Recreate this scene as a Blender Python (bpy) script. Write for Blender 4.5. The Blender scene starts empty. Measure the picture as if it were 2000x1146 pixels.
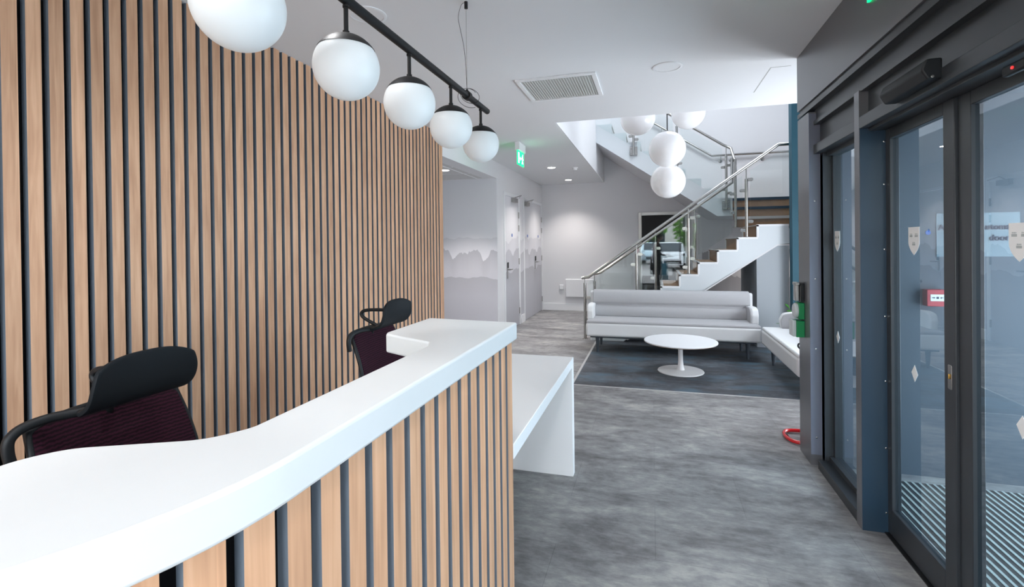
import bpy, bmesh, math, random
from mathutils import Vector, Matrix
random.seed(7)
PI = math.pi
SC = bpy.context.scene
COL = SC.collection

# ------------------------------------------------------------------ camera
cam_d = bpy.data.cameras.new('camera')
cam = bpy.data.objects.new('camera', cam_d)
COL.objects.link(cam)
cam_d.sensor_width = 36.0
cam_d.lens = 950.0 / 2000.0 * 36.0
cam_d.shift_y = -92.0 / 2000.0
cam_d.clip_start = 0.02
cam_d.clip_end = 300
EYE = 1.45
cam.matrix_world = (Matrix.Translation((0, 0, EYE)) @ Matrix.Rotation(0.2808, 4, 'Z')
                    @ Matrix.Rotation(PI / 2 - 0.006, 4, 'X') @ Matrix.Rotation(-0.0115, 4, 'Z'))
SC.camera = cam

# ------------------------------------------------------------------ world, lights, exposure
SC.view_settings.view_transform = 'Standard'
SC.view_settings.look = 'None'
SC.view_settings.gamma = 1.0
SC.view_settings.use_curve_mapping = False
SC.view_settings.exposure = 1.62
try:
    SC.cycles.use_denoising = True
    SC.cycles.max_bounces = 12
    SC.cycles.diffuse_bounces = 6
    SC.cycles.glossy_bounces = 6
    SC.cycles.transparent_max_bounces = 16
    SC.cycles.sample_clamp_indirect = 6.0
    SC.cycles.caustics_reflective = False
    SC.cycles.caustics_refractive = False
except Exception:
    pass
W = bpy.data.worlds.new('world'); SC.world = W
W.use_nodes = True
bg = W.node_tree.nodes['Background']
bg.inputs[0].default_value = (0.87, 0.935, 1.0, 1)
bg.inputs[1].default_value = 3.7


def area(name, loc, rot, sx, sy, power=0, portal=False, color=(1, 1, 1), spread=None):
    l = bpy.data.lights.new(name, 'AREA'); l.shape = 'RECTANGLE'; l.size = sx; l.size_y = sy
    l.energy = power; l.color = color
    if spread: l.spread = spread
    if portal: l.cycles.is_portal = True
    o = bpy.data.objects.new(name, l); o.location = loc; o.rotation_euler = rot
    COL.objects.link(o); return o


# daylight openings: front glazing behind the camera, roof light over the stair, added unseen lounge window, lobby window
area('portal_front', (-0.65, -2.28, 1.3), (PI / 2, 0, 0), 3.2, 2.5, portal=True)
area('portal_roof', (1.0, 7.6, 5.62), (0, 0, 0), 1.5, 2.3, portal=True)
area('portal_lounge', (2.62, 5.0, 1.15), (0, -PI / 2, 0), 2.3, 2.2, portal=True)
area('portal_lobby', (2.62, 2.47, 1.12), (0, -PI / 2, 0), 2.2, 2.1, portal=True)
# wide overhead roof-light glow over the front of the entrance (ceiling panels of the lobby behind the camera)


# ------------------------------------------------------------------ materials
def nt(name):
    m = bpy.data.materials.new(name); m.use_nodes = True
    return m, m.node_tree.nodes, m.node_tree.links, m.node_tree.nodes['Principled BSDF']


def mat(name, col, rough=0.5, metal=0.0, spec=0.5, emis=None, es=0, bump=None, var=0.0, vscale=6.0, coat=0):
    m, N, L, P = nt(name)
    P.inputs['Base Color'].default_value = (*col, 1)
    P.inputs['Roughness'].default_value = rough
    P.inputs['Metallic'].default_value = metal
    P.inputs['Specular IOR Level'].default_value = spec
    P.inputs['Coat Weight'].default_value = coat
    if emis:
        P.inputs['Emission Color'].default_value = (*emis, 1)
        P.inputs['Emission Strength'].default_value = es
    if var or bump:
        tc = N.new('ShaderNodeTexCoord'); no = N.new('ShaderNodeTexNoise')
        no.inputs['Scale'].default_value = vscale; no.inputs['Detail'].default_value = 5
        L.new(tc.outputs['Object'], no.inputs['Vector'])
        if var:
            mx = N.new('ShaderNodeMix'); mx.data_type = 'RGBA'
            mx.inputs[6].default_value = (*[c * (1 - var) for c in col], 1)
            mx.inputs[7].default_value = (*[min(1, c * (1 + var)) for c in col], 1)
            L.new(no.outputs['Fac'], mx.inputs[0]); L.new(mx.outputs[2], P.inputs['Base Color'])
        if bump:
            b = N.new('ShaderNodeBump'); b.inputs['Strength'].default_value = bump
            b.inputs['Distance'].default_value = 0.002
            L.new(no.outputs['Fac'], b.inputs['Height']); L.new(b.outputs[0], P.inputs['Normal'])
    return m


def ramp(N, stops):
    r = N.new('ShaderNodeValToRGB'); e = r.color_ramp.elements
    while len(e) < len(stops): e.new(0.5)
    for i, (p, c) in enumerate(stops):
        e[i].position = p; e[i].color = (*c, 1)
    return r


def wood(name, a, b, c, pitch, axis='Y'):
    """oak veneer with long vertical grain; every slat gets its own tone"""
    m, N, L, P = nt(name)
    g = N.new('ShaderNodeNewGeometry')
    sep = N.new('ShaderNodeSeparateXYZ'); L.new(g.outputs['Position'], sep.inputs[0])
    # per-slat random
    dv = N.new('ShaderNodeMath'); dv.operation = 'DIVIDE'; dv.inputs[1].default_value = pitch
    L.new(sep.outputs[axis], dv.inputs[0])
    ad = N.new('ShaderNodeMath'); ad.operation = 'ADD'; ad.inputs[1].default_value = 0.35; L.new(dv.outputs[0], ad.inputs[0])
    fl = N.new('ShaderNodeMath'); fl.operation = 'FLOOR'; L.new(ad.outputs[0], fl.inputs[0])
    wn = N.new('ShaderNodeTexWhiteNoise'); wn.noise_dimensions = '1D'; L.new(fl.outputs[0], wn.inputs['W'])
    mul = N.new('ShaderNodeMath'); mul.operation = 'MULTIPLY'; mul.inputs[1].default_value = 37.0; L.new(wn.outputs['Value'], mul.inputs[0])
    cb = N.new('ShaderNodeCombineXYZ')
    sx = N.new('ShaderNodeMath'); sx.operation = 'ADD'; L.new(sep.outputs['X'], sx.inputs[0]); L.new(sep.outputs['Y'], sx.inputs[1])
    m1 = N.new('ShaderNodeMath'); m1.operation = 'MULTIPLY'; m1.inputs[1].default_value = 1.0; L.new(sx.outputs[0], m1.inputs[0])
    m2 = N.new('ShaderNodeMath'); m2.operation = 'MULTIPLY'; m2.inputs[1].default_value = 0.05; L.new(sep.outputs['Z'], m2.inputs[0])
    L.new(m1.outputs[0], cb.inputs[0]); L.new(mul.outputs[0], cb.inputs[1]); L.new(m2.outputs[0], cb.inputs[2])
    n1 = N.new('ShaderNodeTexNoise'); n1.inputs['Scale'].default_value = 60; n1.inputs['Detail'].default_value = 6
    n1.inputs['Distortion'].default_value = 0.6
    L.new(cb.outputs[0], n1.inputs['Vector'])
    cb2 = N.new('ShaderNodeCombineXYZ')
    m3 = N.new('ShaderNodeMath'); m3.operation = 'MULTIPLY'; m3.inputs[1].default_value = 0.18; L.new(sep.outputs['Z'], m3.inputs[0])
    L.new(m1.outputs[0], cb2.inputs[0]); L.new(mul.outputs[0], cb2.inputs[1]); L.new(m3.outputs[0], cb2.inputs[2])
    n2 = N.new('ShaderNodeTexNoise'); n2.inputs['Scale'].default_value = 14; n2.inputs['Detail'].default_value = 3
    L.new(cb2.outputs[0], n2.inputs['Vector'])
    mixn = N.new('ShaderNodeMath'); mixn.operation = 'MULTIPLY_ADD'; mixn.inputs[1].default_value = 0.55
    L.new(n1.outputs['Fac'], mixn.inputs[0])
    hh = N.new('ShaderNodeMath'); hh.operation = 'MULTIPLY'; hh.inputs[1].default_value = 0.45; L.new(n2.outputs['Fac'], hh.inputs[0])
    L.new(hh.outputs[0], mixn.inputs[2])
    r = ramp(N, [(0.30, a), (0.5, b), (0.70, c)]); L.new(mixn.outputs[0], r.inputs[0])
    hsv = N.new('ShaderNodeHueSaturation')
    mr = N.new('ShaderNodeMapRange'); mr.inputs[3].default_value = 0.90; mr.inputs[4].default_value = 1.08
    L.new(wn.outputs['Value'], mr.inputs[0]); L.new(mr.outputs[0], hsv.inputs['Value']); L.new(r.outputs[0], hsv.inputs['Color'])
    L.new(hsv.outputs[0], P.inputs['Base Color'])
    P.inputs['Roughness'].default_value = 0.55
    P.inputs['Specular IOR Level'].default_value = 0.3
    return m


def floor_mat(name, stops, joints=True, hi=None):
    """vinyl tile with streaky, cloudy weathering"""
    m, N, L, P = nt(name)
    g = N.new('ShaderNodeNewGeometry')
    mp = N.new('ShaderNodeMapping'); mp.inputs['Scale'].default_value = (1.0, 2.2, 1)
    L.new(g.outputs['Position'], mp.inputs[0])
    n1 = N.new('ShaderNodeTexNoise'); n1.inputs['Scale'].default_value = 1.6; n1.inputs['Detail'].default_value = 9; n1.inputs['Roughness'].default_value = 0.68
    n1.inputs['Distortion'].default_value = 0.4
    L.new(mp.outputs[0], n1.inputs['Vector'])
    mp2 = N.new('ShaderNodeMapping'); mp2.inputs['Scale'].default_value = (6, 13, 1)
    L.new(g.outputs['Position'], mp2.inputs[0])
    n2 = N.new('ShaderNodeTexNoise'); n2.inputs['Scale'].default_value = 1.5; n2.inputs['Detail'].default_value = 8; n2.inputs['Roughness'].default_value = 0.7
    L.new(mp2.outputs[0], n2.inputs['Vector'])
    br = N.new('ShaderNodeTexBrick'); br.offset = 0.5
    br.inputs['Scale'].default_value = 1.0; br.inputs['Brick Width'].default_value = 0.92; br.inputs['Row Height'].default_value = 0.46
    br.inputs['Mortar Size'].default_value = 0.0016; br.inputs['Mortar Smooth'].default_value = 0.2
    br.inputs['Color1'].default_value = (0.40, 0.40, 0.40, 1); br.inputs['Color2'].default_value = (0.6, 0.6, 0.6, 1)
    br.inputs['Mortar'].default_value = (0.1, 0.1, 0.1, 1)
    L.new(g.outputs['Position'], br.inputs['Vector'])
    a = N.new('ShaderNodeMath'); a.operation = 'MULTIPLY_ADD'; a.inputs[1].default_value = 0.55
    L.new(n1.outputs['Fac'], a.inputs[0])
    b = N.new('ShaderNodeMath'); b.operation = 'MULTIPLY'; b.inputs[1].default_value = 0.36; L.new(n2.outputs['Fac'], b.inputs[0])
    L.new(b.outputs[0], a.inputs[2])
    c = N.new('ShaderNodeMath'); c.operation = 'MULTIPLY_ADD'; c.inputs[1].default_value = 0.12
    L.new(br.outputs['Color'], c.inputs[0]); L.new(a.outputs[0], c.inputs[2])
    r = ramp(N, stops); L.new(c.outputs[0], r.inputs[0])
    out = r.outputs[0]
    if hi:
        n3 = N.new('ShaderNodeTexNoise'); n3.inputs['Scale'].default_value = 2.3; n3.inputs['Detail'].default_value = 6
        L.new(mp.outputs[0], n3.inputs['Vector'])
        rr = ramp(N, [(0.5, (0, 0, 0)), (0.68, (1, 1, 1))]); L.new(n3.outputs['Fac'], rr.inputs[0])
        mx = N.new('ShaderNodeMix'); mx.data_type = 'RGBA'; L.new(rr.outputs[0], mx.inputs[0])
        L.new(out, mx.inputs[6]); mx.inputs[7].default_value = (*hi, 1); out = mx.outputs[2]
    L.new(out, P.inputs['Base Color'])
    P.inputs['Roughness'].default_value = 0.5
    P.inputs['Specular IOR Level'].default_value = 0.35
    bm_ = N.new('ShaderNodeBump'); bm_.inputs['Strength'].default_value = 0.08; bm_.inputs['Distance'].default_value = 0.002
    L.new(n2.outputs['Fac'], bm_.inputs['Height']); L.new(bm_.outputs[0], P.inputs['Normal'])
    return m


def mural_mat(name, base, tones, seed=0.0, amp=0.11):
    """printed wallpaper: misty tree lines, one tone per layer, darker towards the floor"""
    m, N, L, P = nt(name)
    g = N.new('ShaderNodeNewGeometry')
    sep = N.new('ShaderNodeSeparateXYZ'); L.new(g.outputs['Position'], sep.inputs[0])
    s = N.new('ShaderNodeMath'); s.operation = 'ADD'; L.new(sep.outputs['X'], s.inputs[0]); L.new(sep.outputs['Y'], s.inputs[1])
    cur = None
    for i, (z, col, sc, am) in enumerate(tones):
        n = N.new('ShaderNodeTexVoronoi'); n.voronoi_dimensions = '1D'; n.feature = 'SMOOTH_F1'; n.inputs['Scale'].default_value = sc
        n.inputs['Smoothness'].default_value = 0.25
        o = N.new('ShaderNodeMath'); o.operation = 'ADD'; o.inputs[1].default_value = seed + i * 7.3
        L.new(s.outputs[0], o.inputs[0]); L.new(o.outputs[0], n.inputs['W'])
        n2 = N.new('ShaderNodeTexNoise'); n2.noise_dimensions = '1D'; n2.inputs['Scale'].default_value = sc * 0.9; n2.inputs['Detail'].default_value = 8
        n2.inputs['Roughness'].default_value = 0.6
        L.new(o.outputs[0], n2.inputs['W'])
        # limit height = z + am*(noise-0.5) - am*vor
        a = N.new('ShaderNodeMath'); a.operation = 'MULTIPLY_ADD'; a.inputs[1].default_value = -am; a.inputs[2].default_value = z
        sq = N.new('ShaderNodeMath'); sq.operation = 'MULTIPLY'; L.new(n.outputs['Distance'], sq.inputs[0]); L.new(n.outputs['Distance'], sq.inputs[1])
        s4 = N.new('ShaderNodeMath'); s4.operation = 'MULTIPLY'; s4.inputs[1].default_value = 1.3; L.new(sq.outputs[0], s4.inputs[0])
        L.new(s4.outputs[0], a.inputs[0])
        b = N.new('ShaderNodeMath'); b.operation = 'MULTIPLY_ADD'; b.inputs[1].default_value = am * 1.5
        L.new(n2.outputs['Fac'], b.inputs[0]); L.new(a.outputs[0], b.inputs[2])
        d = N.new('ShaderNodeMath'); d.operation = 'SUBTRACT'; L.new(b.outputs[0], d.inputs[0]); L.new(sep.outputs['Z'], d.inputs[1])
        mr = N.new('ShaderNodeMapRange'); mr.inputs[1].default_value = -0.003; mr.inputs[2].default_value = 0.003
        L.new(d.outputs[0], mr.inputs[0])
        # each layer fades with depth below its top, as in the print
        fd = N.new('ShaderNodeMapRange'); fd.inputs[1].default_value = 0.0; fd.inputs[2].default_value = 0.30
        L.new(d.outputs[0], fd.inputs[0])
        cc = N.new('ShaderNodeMix'); cc.data_type = 'RGBA'
        cc.inputs[6].default_value = (*col, 1); cc.inputs[7].default_value = (*[min(1, q * 1.16) for q in col], 1)
        L.new(fd.outputs[0], cc.inputs[0])
        mx = N.new('ShaderNodeMix'); mx.data_type = 'RGBA'; L.new(mr.outputs[0], mx.inputs[0])
        if cur is None: mx.inputs[6].default_value = (*base, 1)
        else: L.new(cur, mx.inputs[6])
        L.new(cc.outputs[2], mx.inputs[7]); cur = mx.outputs[2]
    L.new(cur, P.inputs['Base Color'])
    P.inputs['Roughness'].default_value = 0.6; P.inputs['Specular IOR Level'].default_value = 0.3
    return m


def glass_mat(name, tint, base, fres, rough=0.0):
    m = bpy.data.materials.new(name); m.use_nodes = True
    N, L = m.node_tree.nodes, m.node_tree.links
    N.remove(N['Principled BSDF'])
    out = N['Material Output']
    t = N.new('ShaderNodeBsdfTransparent'); t.inputs[0].default_value = (*tint, 1)
    gl = N.new('ShaderNodeBsdfGlossy'); gl.inputs['Roughness'].default_value = rough
    gl.inputs[0].default_value = (0.92, 0.97, 1, 1)
    f = N.new('ShaderNodeFresnel'); f.inputs['IOR'].default_value = 1.5
    a = N.new('ShaderNodeMath'); a.operation = 'MULTIPLY_ADD'; a.inputs[1].default_value = fres; a.inputs[2].default_value = base
    a.use_clamp = True
    L.new(f.outputs[0], a.inputs[0])
    # only the outer side of each face mirrors, so a pane does not echo itself
    ge = N.new('ShaderNodeNewGeometry'); inv = N.new('ShaderNodeMath'); inv.operation = 'SUBTRACT'; inv.inputs[0].default_value = 1
    L.new(ge.outputs['Backfacing'], inv.inputs[1])
    ml = N.new('ShaderNodeMath'); ml.operation = 'MULTIPLY'; L.new(a.outputs[0], ml.inputs[0]); L.new(inv.outputs[0], ml.inputs[1])
    mx = N.new('ShaderNodeMixShader'); L.new(ml.outputs[0], mx.inputs[0]); L.new(t.outputs[0], mx.inputs[1]); L.new(gl.outputs[0], mx.inputs[2])
    L.new(mx.outputs[0], out.inputs[0])
    return m


M = {}
M['wood'] = wood('oak_slat', (0.45, 0.25, 0.15), (0.60, 0.36, 0.225), (0.72, 0.46, 0.30), 0.0752)
M['wood2'] = wood('oak_slat_desk', (0.50, 0.27, 0.155), (0.66, 0.375, 0.22), (0.78, 0.48, 0.30), 0.0795)
M['slatside'] = mat('slat_side_slate', (0.17, 0.205, 0.25), 0.55)
M['black'] = mat('black_felt', (0.006, 0.006, 0.007), 0.95, spec=0.1)
M['wall'] = mat('painted_wall_white', (0.74, 0.74, 0.76), 0.7, var=0.02, vscale=2)
M['ceil'] = mat('painted_ceiling', (0.78, 0.79, 0.81), 0.85, spec=0.2, var=0.015, vscale=1)
M['white'] = mat('white_gloss_trim', (0.82, 0.83, 0.85), 0.4)
M['solid'] = mat('white_solid_surface', (0.715, 0.745, 0.755), 0.32, spec=0.5, var=0.01, vscale=40)
M['solid_lifted'] = mat('white_counter_lifted', (0.90, 0.91, 0.92), 0.4)  # counter white with missing window light put into its colour
M['floor'] = floor_mat('grey_stone_vinyl', [(0.38, (0.10, 0.094, 0.094)), (0.47, (0.185, 0.180, 0.184)), (0.54, (0.265, 0.262, 0.264)), (0.65, (0.44, 0.43, 0.405))])
M['inlay'] = floor_mat('blue_grey_vinyl', [(0.38, (0.020, 0.021, 0.026)), (0.47, (0.050, 0.053, 0.062)), (0.54, (0.080, 0.090, 0.105)), (0.66, (0.15, 0.19, 0.22))], hi=(0.075, 0.125, 0.165))
M['trim'] = mat('aluminium_trim', (0.62, 0.62, 0.62), 0.35, metal=0.6)
TONES = [(1.50, (0.66, 0.66, 0.70), 3.4, 0.07), (1.17, (0.49, 0.49, 0.53), 4.2, 0.22), (0.875, (0.42, 0.42, 0.46), 1.9, 0.07)]
M['mural'] = mural_mat('mural_tree_lines', (0.78, 0.78, 0.82), TONES)
TD = [(1.47, (0.64, 0.64, 0.68), 2.2, 0.12), (1.19, (0.53, 0.53, 0.57), 2.6, 0.20), (0.90, (0.45, 0.45, 0.485), 2.0, 0.12)]
M['muraldoor'] = mural_mat('mural_tree_lines_door', (0.74, 0.74, 0.77), TD, seed=3.1)
M['muralback'] = mural_mat('mural_tree_lines_back', (0.70, 0.70, 0.73), [(0.98, (0.36, 0.355, 0.37), 3.4, 0.36), (0.62, (0.26, 0.26, 0.275), 3.5, 0.2)], seed=1.7)
M['steel'] = mat('brushed_steel', (0.42, 0.415, 0.40), 0.27, metal=1.0)
M['steeldark'] = mat('satin_nickel', (0.42, 0.41, 0.40), 0.35, metal=1.0)
M['blackm'] = mat('black_powder_coat', (0.008, 0.008, 0.009), 0.5, spec=0.35)
M['anth'] = mat('anthracite_frame', (0.030, 0.034, 0.039), 0.36, spec=0.5, var=0.05, vscale=3)
M['anthblue'] = mat('blue_grey_metal_cover', (0.016, 0.036, 0.060), 0.34, spec=0.5)
M['anthlight'] = mat('grey_metal_cladding', (0.17, 0.172, 0.185), 0.34, metal=0.4)
M['lav'] = mat('lavender_grey_metal', (0.19, 0.21, 0.27), 0.33, metal=0.2)
M['globe'] = mat('opal_glass', (0.70, 0.745, 0.765), 0.32, spec=0.35, emis=(0.90, 0.97, 1.0), es=0.035)
M['globe2'] = mat('opal_glass_stair', (0.82, 0.82, 0.84), 0.12, spec=0.6, emis=(0.97, 0.98, 1.0), es=0.04)
M['glass'] = glass_mat('balustrade_glass', (0.955, 0.975, 0.972), 0.015, 1.1)
M['doorglass'] = glass_mat('door_glass', (0.70, 0.79, 0.84), 0.075, 1.25)
M['edge'] = mat('glass_edge', (0.45, 0.62, 0.60), 0.1)
M['oak'] = mat('brown_oak_tread', (0.24, 0.155, 0.095), 0.5, var=0.25, vscale=9)
M['string'] = mat('white_stair_string', (0.66, 0.70, 0.73), 0.5)
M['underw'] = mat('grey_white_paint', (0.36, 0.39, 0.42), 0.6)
M['teal'] = mat('teal_paint', (0.014, 0.085, 0.125), 0.6, var=0.03, vscale=2)
M['fab'] = mat('grey_upholstery', (0.42, 0.42, 0.435), 0.9, spec=0.1, var=0.08, vscale=160, bump=0.4)
M['fab2'] = mat('pale_leatherette', (0.74, 0.75, 0.76), 0.6, spec=0.3, var=0.02, vscale=12)
M['legs'] = mat('slate_legs', (0.045, 0.058, 0.075), 0.4)
M['burg'] = mat('burgundy_mesh', (0.040, 0.012, 0.022), 0.9, spec=0.15)
M['plast'] = mat('black_plastic', (0.007, 0.009, 0.011), 0.5, spec=0.35)
M['plast2'] = mat('soft_black_plastic', (0.006, 0.009, 0.012), 0.6, spec=0.2)
M['red'] = mat('red_enamel', (0.58, 0.012, 0.018), 0.18, coat=0.5)
M['redp'] = mat('red_plastic', (0.50, 0.035, 0.05), 0.35)
M['green'] = mat('green_plastic', (0.0, 0.22, 0.065), 0.35)
M['clear'] = mat('clear_cover', (0.55, 0.60, 0.60), 0.15)
M['led'] = mat('downlight_lens', (1, 1, 1), 0.4, emis=(1.0, 0.90, 0.84), es=9)
M['exit'] = mat('exit_green', (0.0, 0.35, 0.09), 0.4, emis=(0.0, 0.62, 0.16), es=1.0)
M['exitw'] = mat('exit_pictogram', (0.8, 1, 0.9), 0.4, emis=(0.6, 1.0, 0.8), es=1.1)
M['blue'] = mat('blue_disc', (0.03, 0.12, 0.42), 0.5)
M['mat'] = mat('dark_mat', (0.025, 0.027, 0.028), 0.9)
M['matbar'] = mat('mat_aluminium_bar', (0.46, 0.52, 0.50), 0.4)
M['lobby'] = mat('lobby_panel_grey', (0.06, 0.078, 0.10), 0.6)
M['lobbyfl'] = mat('lobby_floor', (0.06, 0.065, 0.07), 0.7)
M['decal'] = mat('white_vinyl', (0.86, 0.87, 0.86), 0.6)
M['decalg'] = mat('grey_print', (0.42, 0.46, 0.46), 0.6)
M['ink'] = mat('navy_print', (0.006, 0.012, 0.045), 0.6)
M['notice'] = mat('pale_notice', (0.16, 0.21, 0.24), 0.5)
M['tile'] = mat('ceiling_tile', (0.62, 0.615, 0.62), 0.9, var=0.05, vscale=120)
M['grille'] = mat('grey_grille', (0.50, 0.51, 0.49), 0.8)
M['leaf'] = mat('green_leaf', (0.04, 0.17, 0.02), 0.5, var=0.2, vscale=8)
M['bark'] = mat('bark', (0.10, 0.07, 0.05), 0.9, var=0.2, vscale=8)
M['foliage'] = mat('tree_foliage', (0.10, 0.24, 0.03), 0.8, var=0.55, vscale=3)
M['asph'] = mat('grey_paving', (0.36, 0.34, 0.33), 0.9, var=0.12, vscale=2)
M['carw'] = mat('white_car_paint', (0.80, 0.82, 0.84), 0.2, coat=0.6)
M['carb'] = mat('pale_blue_car_paint', (0.48, 0.66, 0.74), 0.2, coat=0.6)
M['carr'] = mat('red_car_paint', (0.45, 0.02, 0.03), 0.2, coat=0.6)
M['carg'] = mat('grey_car_paint', (0.25, 0.27, 0.30), 0.2, coat=0.6)
M['carglass'] = mat('car_window', (0.03, 0.04, 0.05), 0.08)
M['tyre'] = mat('tyre', (0.015, 0.015, 0.015), 0.8)
M['skin'] = mat('skin', (0.55, 0.33, 0.24), 0.5)
M['cloth'] = mat('dark_cloth', (0.012, 0.013, 0.016), 0.9, spec=0.1)
M['hair'] = mat('dark_hair', (0.02, 0.015, 0.012), 0.7)
M['bag'] = mat('dark_bag', (0.012, 0.012, 0.015), 0.6)
M['paper'] = mat('paper', (0.85, 0.85, 0.85), 0.7)
M['render'] = mat('pale_render', (0.62, 0.60, 0.56), 0.9, var=0.05)
M['brass'] = mat('brass', (0.6, 0.35, 0.08), 0.3, metal=0.8)


def mesh_weave(m):
    """horizontal fine ribs for the chair mesh"""
    N, L = m.node_tree.nodes, m.node_tree.links; P = N['Principled BSDF']
    tc = N.new('ShaderNodeTexCoord'); wv = N.new('ShaderNodeTexWave'); wv.bands_direction = 'Z'
    wv.inputs['Scale'].default_value = 30; wv.inputs['Distortion'].default_value = 3.0; wv.inputs['Detail'].default_value = 3
    wv.inputs['Detail Scale'].default_value = 3
    L.new(tc.outputs['Object'], wv.inputs['Vector'])
    r = ramp(N, [(0.1, (0.013, 0.005, 0.009)), (0.95, (0.040, 0.009, 0.020))]); L.new(wv.outputs['Fac'], r.inputs[0])
    L.new(r.outputs[0], P.inputs['Base Color'])


mesh_weave(M['burg'])

# ------------------------------------------------------------------ mesh helpers
def B(): return bmesh.new()


def add_box(bm, x0, x1, y0, y1, z0, z1, mi=0):
    vs = [bm.verts.new(p) for p in ((x0, y0, z0), (x1, y0, z0), (x1, y1, z0), (x0, y1, z0), (x0, y0, z1), (x1, y0, z1), (x1, y1, z1), (x0, y1, z1))]
    fs = []
    for f in ((3, 2, 1, 0), (4, 5, 6, 7), (0, 1, 5, 4), (1, 2, 6, 5), (2, 3, 7, 6), (3, 0, 4, 7)):
        q = bm.faces.new([vs[i] for i in f]); q.material_index = mi; fs.append(q)
    return fs


def add_prism(bm, pts, lo, hi, axis='Z', mi=0):
    """extrude a closed 2-D outline along an axis. Z: (x,y); Y: (x,z); X: (y,z)"""
    def P(p, t):
        return {'Z': (p[0], p[1], t), 'Y': (p[0], t, p[1]), 'X': (t, p[0], p[1])}[axis]
    a = [bm.verts.new(P(p, lo)) for p in pts]; b = [bm.verts.new(P(p, hi)) for p in pts]
    n = len(pts); fs = [bm.faces.new(a), bm.faces.new(b)]
    for i in range(n): fs.append(bm.faces.new((a[i], a[(i + 1) % n], b[(i + 1) % n], b[i])))
    for f in fs: f.material_index = mi
    return fs


def add_tube(bm, path, r, seg=12, cap=True, radii=None, closed=False):
    path = [Vector(p) for p in path]; n = len(path); rings = []; prev = None
    for i, p in enumerate(path):
        if closed: t = (path[(i + 1) % n] - path[i - 1]).normalized(); k = 1
        else:
            d0 = (path[i] - path[i - 1]).normalized() if i > 0 else None
            d1 = (path[i + 1] - path[i]).normalized() if i < n - 1 else None
            t = ((d0 or d1) + (d1 or d0)); t = t.normalized() if t.length > 1e-6 else (d0 or d1)
            k = 1 / max(0.45, t.dot(d0 or d1))
        if prev is None:
            u = Vector((0, 0, 1)) if abs(t.z) < 0.9 else Vector((1, 0, 0))
        else: u = prev
        u = (u - t * u.dot(t)).normalized(); prev = u; w = t.cross(u)
        rr = radii[i] if radii else r
        # mitre: widen in the plane of the bend
        bend = None
        if not closed and 0 < i < n - 1:
            bb = (path[i + 1] - path[i]).normalized() - (path[i] - path[i - 1]).normalized()
            if bb.length > 1e-4: bend = bb.normalized()
        ring = []
        for j in range(seg):
            a = 2 * PI * j / seg
            v = (u * math.cos(a) + w * math.sin(a)) * rr
            if bend is not None: v = v + bend * (v.dot(bend)) * (k - 1)
            ring.append(bm.verts.new(p + v))
        rings.append(ring)
    m = n if closed else n - 1
    for i in range(m):
        A, C = rings[i], rings[(i + 1) % n]
        for j in range(seg): bm.faces.new((A[j], A[(j + 1) % seg], C[(j + 1) % seg], C[j]))
    if cap and not closed:
        bm.faces.new(rings[0][::-1]); bm.faces.new(rings[-1])


def add_lathe(bm, prof, c=(0, 0, 0), seg=32, mat4=None):
    """prof: list of (radius, z)"""
    rings = []
    for r, z in prof:
        if r < 1e-6: rings.append([bm.verts.new((0, 0, z))])
        else: rings.append([bm.verts.new((r * math.cos(2 * PI * j / seg), r * math.sin(2 * PI * j / seg), z)) for j in range(seg)])
    vs = [v for q in rings for v in q]
    for A, C in zip(rings, rings[1:]):
        for j in range(seg):
            k = (j + 1) % seg
            if len(A) == 1 and len(C) == 1: continue
            if len(A) == 1: bm.faces.new((A[0], C[k], C[j]))
            elif len(C) == 1: bm.faces.new((A[j], A[k], C[0]))
            else: bm.faces.new((A[j], A[k], C[k], C[j]))
    if len(rings[0]) > 1: bm.faces.new(rings[0][::-1])
    if len(rings[-1]) > 1: bm.faces.new(rings[-1])
    T = Matrix.Translation(c) @ (mat4 or Matrix.Identity(4))
    bmesh.ops.transform(bm, matrix=T, verts=vs)


def sphere_prof(r, n=20, z0=-1.0, z1=1.0):
    a0, a1 = math.asin(z0), math.asin(z1)
    out = []
    for i in range(n + 1):
        a = a0 + (a1 - a0) * i / n
        out.append((max(0, r * math.cos(a)) if abs(abs(a) - PI / 2) > 1e-6 else 0, r * math.sin(a)))
    return out


def add_sheet(bm, fn, nu, nv, th):
    """curved sheet with thickness; fn(u,v)->point, thickened along its normal"""
    g = [[Vector(fn(i / nu, j / nv)) for j in range(nv + 1)] for i in range(nu + 1)]
    def nrm(i, j):
        a = g[min(i + 1, nu)][j] - g[max(i - 1, 0)][j]; b = g[i][min(j + 1, nv)] - g[i][max(j - 1, 0)]
        c = a.cross(b); return c.normalized() if c.length > 1e-9 else Vector((1, 0, 0))
    T = [[bm.verts.new(g[i][j] + nrm(i, j) * th / 2) for j in range(nv + 1)] for i in range(nu + 1)]
    U = [[bm.verts.new(g[i][j] - nrm(i, j) * th / 2) for j in range(nv + 1)] for i in range(nu + 1)]
    for i in range(nu):
        for j in range(nv):
            bm.faces.new((T[i][j], T[i + 1][j], T[i + 1][j + 1], T[i][j + 1]))
            bm.faces.new((U[i][j + 1], U[i + 1][j + 1], U[i + 1][j], U[i][j]))
    for i in range(nu):
        bm.faces.new((T[i][0], U[i][0], U[i + 1][0], T[i + 1][0])); bm.faces.new((T[i + 1][nv], U[i + 1][nv], U[i][nv], T[i][nv]))
    for j in range(nv):
        bm.faces.new((T[0][j + 1], U[0][j + 1], U[0][j], T[0][j])); bm.faces.new((T[nu][j], U[nu][j], U[nu][j + 1], T[nu][j + 1]))


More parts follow.
